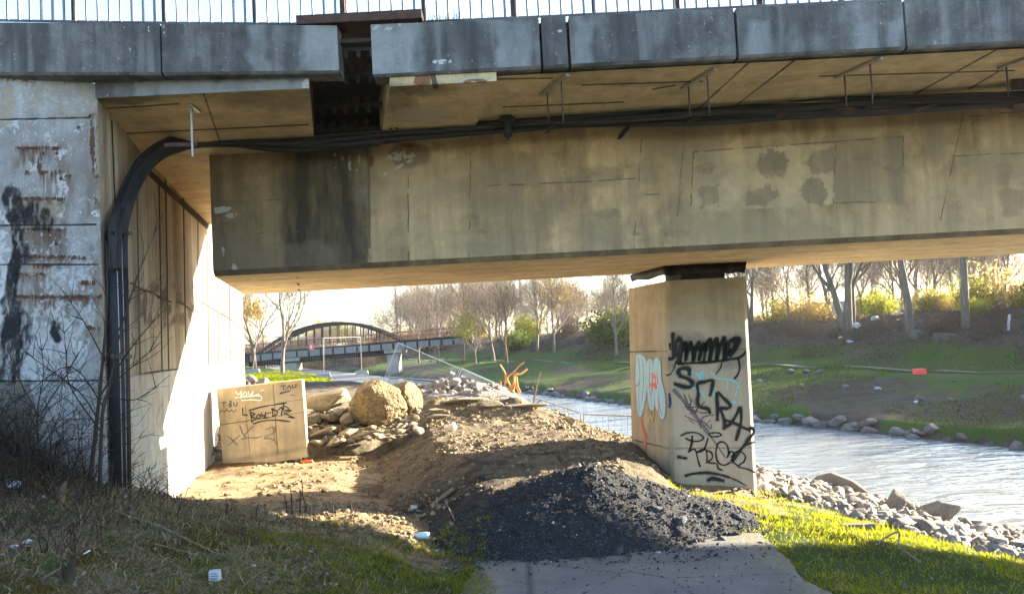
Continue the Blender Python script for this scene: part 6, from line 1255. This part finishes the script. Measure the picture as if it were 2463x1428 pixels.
# ------------------------------------------------------------------ left brambles, saplings and dry stems
def thicket(N, x0, x1, y0, y1, h, w, seed):
    r = np.random.default_rng(seed); tw = Tw()
    for i in range(N):
        x = x0+r.random()*(x1-x0); y = y0+r.random()*(y1-y0); q = np.array((x, y, Hs(x, y)-.02)); d = np.array((r.normal()*.45, r.normal()*.35, 1.0)); d /= np.linalg.norm(d); L = h*(.35+.8*r.random())
        for j in range(6):
            e = q+d*L/6; tw.seg(q, e, w*(1-j/8), w*(1-(j+1)/8))
            if j > 1 and r.random() < .6: d2 = d+r.normal(size=3)*.8; d2 /= np.linalg.norm(d2); tw.seg(e, e+d2*L*.22, w*.5, w*.25)
            q = e; d = d+np.array((r.normal()*.22, r.normal()*.22, -.14)); d /= np.linalg.norm(d)
    return tw
o = link_mesh('bramble_thicket', thicket(620, -4.4, -3.05, 5.0, 5.95, .75, .0045, 71).mesh('bramble_thicket', 3), BARK_D); tag(o, kind='stuff')
o = link_mesh('dry_undergrowth', thicket(500, -3.7, -2.6, 4.6, 6.3, .32, .0035, 72).mesh('dry_undergrowth', 3), BARK_D); tag(o, kind='stuff')
def sapling(label, base, tips_px, Y0, seed, rad=.016):
    r = np.random.default_rng(seed); t = thing('bare_sapling', label, 'sapling', tuple(base), 'bare saplings by the abutment'); tr = Tw(); tw = Tw()
    for (pts, rd) in tips_px:
        P = [np.array(base) if p is None else atY(p[0], p[1], Y0+p[2]) for p in pts]; P = catmull(P, 4)
        for i in range(len(P)-1):
            a = rd*(1-.8*i/len(P)); (tr if a > .008 else tw).seg(P[i], P[i+1], a, rd*(1-.8*(i+1)/len(P)))
            if i > 3 and i % 2 == 0:
                for _ in range(2):
                    d = P[i+1]-P[i]; L = .12+.25*r.random(); d = d/np.linalg.norm(d)+r.normal(size=3)*np.array((.7, .4, .5)); d /= np.linalg.norm(d); q = P[i]
                    for j in range(3): e = q+d*L/3; tw.seg(q, e, .0035*(1-j*.25), .0028*(1-j*.25)); q = e; d = d+r.normal(size=3)*.25; d /= np.linalg.norm(d)
    if tr.a: link_mesh('trunk', tr.mesh('trunk', 6), BARK_D, t, True)
    link_mesh('twigs', tw.mesh('twigs', 3), BARK_D, t); return t
b1 = atY(212, 1150, 5.6); b1[2] = Hs(b1[0], b1[1])-.05; b2 = atY(238, 1160, 5.5); b2[2] = Hs(b2[0], b2[1])-.05
sapling('bare sapling with long twigs rising beside the cable ducts', b1, [([None, (232, 1020, 0), (246, 880, 0), (258, 720, .05), (255, 580, .1)], .016), ([(246, 880, 0), (300, 760, .1), (340, 640, .2), (395, 510, .3)], .008), ([(242, 950, 0), (320, 830, .1), (400, 740, .2)], .008), ([(244, 850, 0), (200, 770, .0), (150, 700, 0)], .007), ([(236, 1010, 0), (190, 940, 0), (80, 860, 0), (20, 800, 0)], .006)], 5.6, 1)
sapling('darker bare sapling leaning right from the bramble', b2, [([None, (246, 1000, 0), (262, 930, 0), (290, 800, 0), (330, 660, .1)], .014), ([(262, 930, 0), (320, 880, .1), (390, 820, .1)], .007), ([(246, 1040, 0), (170, 930, 0), (160, 850, 0), (150, 760, 0)], .007), ([(250, 980, 0), (170, 880, 0), (60, 950, 0), (0, 985, -.1)], .006), ([(256, 950, 0), (330, 960, .2), (410, 900, .3)], .006)], 5.5, 2)
b3 = atY(100, 1120, 5.5); b3[2] = Hs(b3[0], b3[1])-.05
sapling('thin bare sapling in front of the rust streaks', b3, [([None, (90, 1000, 0), (105, 900, 0), (95, 800, 0)], .008), ([(95, 1000, 0), (160, 900, 0), (200, 830, 0)], .006), ([(95, 1000, 0), (40, 900, 0), (25, 850, 0)], .006)], 5.5, 3)
for k, (x, y, hpx, lab) in enumerate(((690, 1238, 48, 'short dark dry stem at the left of the stem cluster'), (702, 1238, 62, 'tall dark dry stem in the stem cluster'), (722, 1235, 55, 'knotty dry stem in the middle of the stem cluster'), (733, 1232, 80, 'tallest thin dry stem of the cluster'), (545, 1245, 40, 'single dry stem in the lit dirt'), (617, 1245, 34, 'thin dry stem left of the stem cluster'), (800, 1232, 34, 'forked dry stem right of the stem cluster'), (845, 1232, 26, 'pale bent dry stem on the dirt'), (430, 1250, 40, 'dry stem at the shadow edge on the left'))):
    p = ground_at(x, y); Lm = hpx*p[1]/F; r = np.random.default_rng(k); q = [p+np.array((0, 0, -.02))]
    for j in range(4): q.append(p+np.array((r.normal()*.004+.006*(k % 3-1)*j, 0, Lm*(j+1)/4)))
    mb = MB().tube(q, [.007, .006, .006, .005, .003], 5)
    mb.tube([q[2], q[2]+np.array((.015*(-1)**k, 0, .03))], .003, 4)
    solid('dry_stem', mb, BARK_D, lab, 'dry stem', 'dry stems on the dirt')
# dead leaves and pale bits lying on the slope (uncountable)
r = np.random.default_rng(200); N = 4000; x = -3.4+r.random(N)*3.1; y = 2.7+r.random(N)*4.2; k = (x < -.5) & (r.random(N) < .25+.75*sstep(-.8, -2, x)); x, y = x[k], y[k]; N = len(x)
C = np.stack([x, y, Hall(x, y)+.012+.03*r.random(N)], 1); t = r.normal(size=(N, 3))*np.array((1, 1, .35)); t /= np.linalg.norm(t, axis=1)[:, None]; b = np.cross(t, r.normal(size=(N, 3))*.4+np.array((0, 0, 1.0))); b /= np.linalg.norm(b, axis=1)[:, None]; sz = .006+.02*r.random((N, 1))**2
V = np.stack([C-t*sz, C+b*sz*.5, C+t*sz, C-b*sz*.5], 1).reshape(-1, 3)
tag(link_mesh('leaf_litter', np_mesh('leaf_litter', V, np.arange(N*4).reshape(N, 4), dict(tint=np.repeat(r.random(N)**2, 4))), leafmat('dead_leaf', (.07, .05, .035), (.30, .26, .23), .15)), kind='stuff')
# stumps
for k, (x, y, lab) in enumerate(((165, 1400, 'dark broken stump low on the left slope'), (145, 1205, 'reddish broken stump below the brambles'))):
    p = ground_at(x, y); solid('stump', MB().tube([p+(0, 0, -.04), p+(.005, 0, .04), p+(.02, 0, .09), p+(.045, 0, .13)], [.035, .026, .02, .004], 7).tube([p+(0, 0, 0), p+(-.02, 0, .06), p+(-.03, 0, .1)], [.02, .015, .004], 6), (BARK_D, BARK_R)[k], lab, 'stump')
# splintered shrub on the stone heap
K4 = (7.14, 1000, 860); SPL = simple('splintered_wood', (.48, .24, .075), .8, 0, .35, 30)
base = atY(1232, 948, 14); sp_ = thing('splintered_shrub', 'splintered orange brown shrub with torn stems on the stone heap', 'shrub', tuple(base))
for pts, rd in (([(1448, 118), (1520, 230), (1545, 320), (1528, 480)], .016), ([(1870, 75), (1770, 150), (1700, 235), (1590, 325), (1580, 400), (1655, 510)], .018), ([(1912, 190), (1800, 275), (1700, 300), (1690, 480), (1660, 630)], .022), ([(1730, 320), (1750, 480), (1800, 600)], .015), ([(1550, 290), (1545, 450), (1480, 490)], .014), ([(1700, 440), (1765, 600), (1860, 760)], .012), ([(1690, 440), (1655, 540), (1670, 640)], .04), ([(1620, 480), (1640, 560), (1690, 600)], .03), ([(1455, 390), (1460, 470)], .012), ([(1850, 640), (1890, 760)], .007)):
    MB().tube(catmull([atY(1000+x/7.14, 860+y/7.14, 14+.08*math.sin(x)) for x, y in pts], 4), [rd*(1-.4*abs(i/(4*(len(pts)-1))-.6)) for i in range(4*(len(pts)-1)+1)], 6).build('stem', SPL, sp_)
b = atY(1285, 975, 13.2); s2_ = thing('broken_stems', 'thin broken twigs sticking up beside the splintered shrub', 'twigs', tuple(b))
for pts in ([(2142, 240), (2060, 570), (2015, 800)], [(2000, 490), (2060, 600), (2030, 740)], [(2160, 720), (2060, 800)]): MB().tube([atY(1000+x/7.14, 860+y/7.14, 13.2) for x, y in pts], .012, 5).build('stem', TWIG, s2_)
# ------------------------------------------------------------------ far industry and lamp posts
CH = simple('chimney_concrete', (.09, .08, .08), .9, 0, .1, .1)
def chimney(px, top, base, Y, w, label, bands=False):
    a = atY(px+2, base+30, Y); b = atY(px, top, Y); hw = w*Y/F/2; b[0] = a[0]+ (b[0]-a[0])*0
    t = thing('chimney', label, 'chimney', tuple(a), 'factory chimneys on the horizon'); n = 16; MB().tube([a, a*.5+b*.5, b], [hw*1.15, hw, hw*.88], 20).build('stack', CH, t, True)
    MB().tube([b+(0, 0, -hw*1.2), b+(0, 0, 0)], hw*1.0, 20).build('rim', STEEL_D, t)
for a in ((955, 640, 800, 420, 6, 'tall dark chimney right of the arch bridge'), (1116, 600, 800, 520, 7.5, 'wide pale chimney behind the reddish tree'), (1134, 696, 790, 500, 6, 'short grey chimney right of the wide pale chimney'), (1241, 683, 790, 480, 6.5, 'left and shorter of the twin chimneys'), (1256, 600, 790, 480, 7.5, 'right and taller of the twin chimneys')): chimney(*a)
def box3(t, name, mat, x0, y0, x1, y1, Y, d):
    a = atY(x0, y1, Y); b = atY(x1, y0, Y); return MB().box((a[0], Y, a[2]), (b[0], Y+d, b[2])).build(name, mat, t)
RUSTF = simple('far_rust_steel', (.22, .12, .09), .9, 0, .2, .2)
t = thing('winding_tower', 'rusty lattice winding tower behind the bare trees', 'tower', tuple(atY(1016, 790, 380)))
Yt = 380; pts = {k: atY(*v, Yt) for k, v in dict(a=(1003, 705), b=(1030, 704), c=(1000, 790), d=(1034, 790), e=(972, 765)).items()}
for q0, q1 in (('a', 'c'), ('b', 'd'), ('a', 'e'), ('a', 'b')): MB().bar(pts[q0], pts[q1], .9).build('leg', RUSTF, t)
for f_ in (.12, .3, .5, .7, .9):
    p0 = pts['a']*(1-f_)+pts['c']*f_; p1 = pts['b']*(1-f_)+pts['d']*f_; g_ = min(1, f_+.2); p2 = pts['b']*(1-g_)+pts['d']*g_; MB().bar(p0, p1, .6).bar(p0, p2, .5).build('brace', RUSTF, t)
t = thing('process_tower', 'slim lattice tower with a chimney beside it near the pier', 'tower', tuple(atY(1398, 765, 400)))
for x in (1393, 1399, 1405): MB().bar(atY(x, 708, 400), atY(x, 765, 400), .5).build('leg', CH, t)
for y in (710, 722, 734, 746, 756): MB().bar(atY(1392, y, 400), atY(1407, y, 400), .5).build('brace', CH, t)
MB().tube([atY(1413, 775, 400), atY(1411, 745, 400), atY(1410, 702, 400)], [1.1, .6, .5], 14).build('stack', CH, t, True)
t = thing('factory_building', 'pale box shaped factory building below the process tower', 'building', tuple(atY(1366, 765, 390))); box3(t, 'wall', CH, 1352, 747, 1380, 790, 390, 10); box3(t, 'roof', RUSTF, 1350, 744.5, 1382, 747, 389.5, 11)
t = thing('factory_building', 'grey factory building right of the glowing yellow bush', 'building', tuple(atY(1270, 760, 470))); box3(t, 'wall', CH, 1240, 735, 1290, 800, 470, 10); box3(t, 'roof', STEEL_D, 1238, 733, 1292, 735, 469, 12)
# noise barrier and lamp posts behind the right bank
t = thing('noise_barrier', 'long pale grey wall behind the bushes of the right bank', 'wall', tuple(atY(2180, 735, 75)))
for k in range(9):
    x = 1930+k*68; a = atY(x, 800, 75); b = atY(x+66, 800, 75); MB().box((a[0], 75, 1.2), (b[0], 75.2, 3.55)).build('panel', simple('barrier_grey', (.33, .34, .36), .8, 0, .1, .5), t); MB().box((b[0]-.02, 74.9, 1.2), (b[0]+.18, 75.3, 3.6)).build('post', CONC_F, t)
for k, (x, top, Y, lab) in enumerate(((2262, 640, 95, 'curved street lamp between the straight trees'), (2408, 622, 85, 'curved street lamp near the right edge'), (2215, 665, 110, 'thin lamp post right of the wounded tree'))):
    a = atY(x, 760, Y); b = atY(x, top, Y); t = thing('street_lamp', lab, 'street lamp', tuple(a), 'street lamps behind the right bank'); e = b+np.array((-1.6, 0, .25))
    MB().tube(catmull([np.array((a[0], Y, 2)), np.array((b[0], Y, b[2]-.6)), b, e], 5), .07, 6).build('pole', STEEL_G, t, True); MB().bar(e+(.1, 0, 0), e+(-.7, 0, .03), .22, .1).build('lamp_head', STEEL_G, t)
# weeds on the deck edge
tw = Tw(); r = np.random.default_rng(77)
for i in range(520):
    x = r.choice([r.uniform(1005, 1120), r.uniform(1005, 1120), r.uniform(600, 700), r.uniform(0, 300), r.uniform(1200, 1700), r.uniform(1700, 1830)]); p = rail_pt(x, .1+.2*r.random()); q = np.array(p)-(0, 0, .02); d = np.array((r.normal()*.4, r.normal()*.4, 1)); d /= np.linalg.norm(d); L = (.05+.1*r.random())*(1.2 if 1000 < x < 1125 else .6)
    for j in range(3): e = q+d*L/3; tw.seg(q, e, .0022, .0016); q = e; d = d+r.normal(size=3)*.25; d /= np.linalg.norm(d)
tag(link_mesh('deck_weeds', tw.mesh('deck_weeds', 3), STRAW), kind='stuff')
x_ = 1010+r.random(700)*105; P = np.array([rail_pt(x, .05+.15*r.random()) for x in x_]); V, Fq, tt = blades(P[:, 0], P[:, 1], .05, .004, 5, P[:, 2]-.01); tag(link_mesh('deck_moss', np_mesh('deck_moss', V, Fq, dict(tint=tt)), GRASS_D), kind='stuff')
# ochre hanging foliage beyond the wall end
tw = Tw()
t = thing('hanging_ivy', 'dry ochre climber hanging beyond the end of the sunlit wall', 'climber', tuple(atY(612, 720, 17))); r = np.random.default_rng(3); P = []
for i in range(24):
    a = atY(r.uniform(588, 632), r.uniform(712, 735), 17+r.random()); q = a; d = np.array((r.normal()*.2, 0, -1))
    for j in range(4): e = q+d*(.06+.06*r.random()); tw.seg(q, e, .006, .005); q = e; d = d+r.normal(size=3)*.3; d /= np.linalg.norm(d); P.append(q)
link_mesh('stems', tw.mesh('stems', 3), BARK_R, t); leaves(P, 380, .03, .06, r, 'foliage', LEAF_O, t)

# ------------------------------------------------------------------ haze in the air
hz_ = MB().box((-450, -30, -3.2), (600, 620, 66))
ho = hz_.build('haze', [])
hm = bpy.data.materials.new('haze'); hm.use_nodes = True; hn = hm.node_tree; hn.nodes.clear(); hout = hn.nodes.new('ShaderNodeOutputMaterial'); pv = hn.nodes.new('ShaderNodeVolumePrincipled'); pv.inputs['Color'].default_value = (.95, .93, .9, 1); pv.inputs['Density'].default_value = .00028; pv.inputs['Anisotropy'].default_value = .4; hn.links.new(pv.outputs[0], hout.inputs['Volume']); ho.data.materials.append(hm)
tag(ho, kind='stuff')
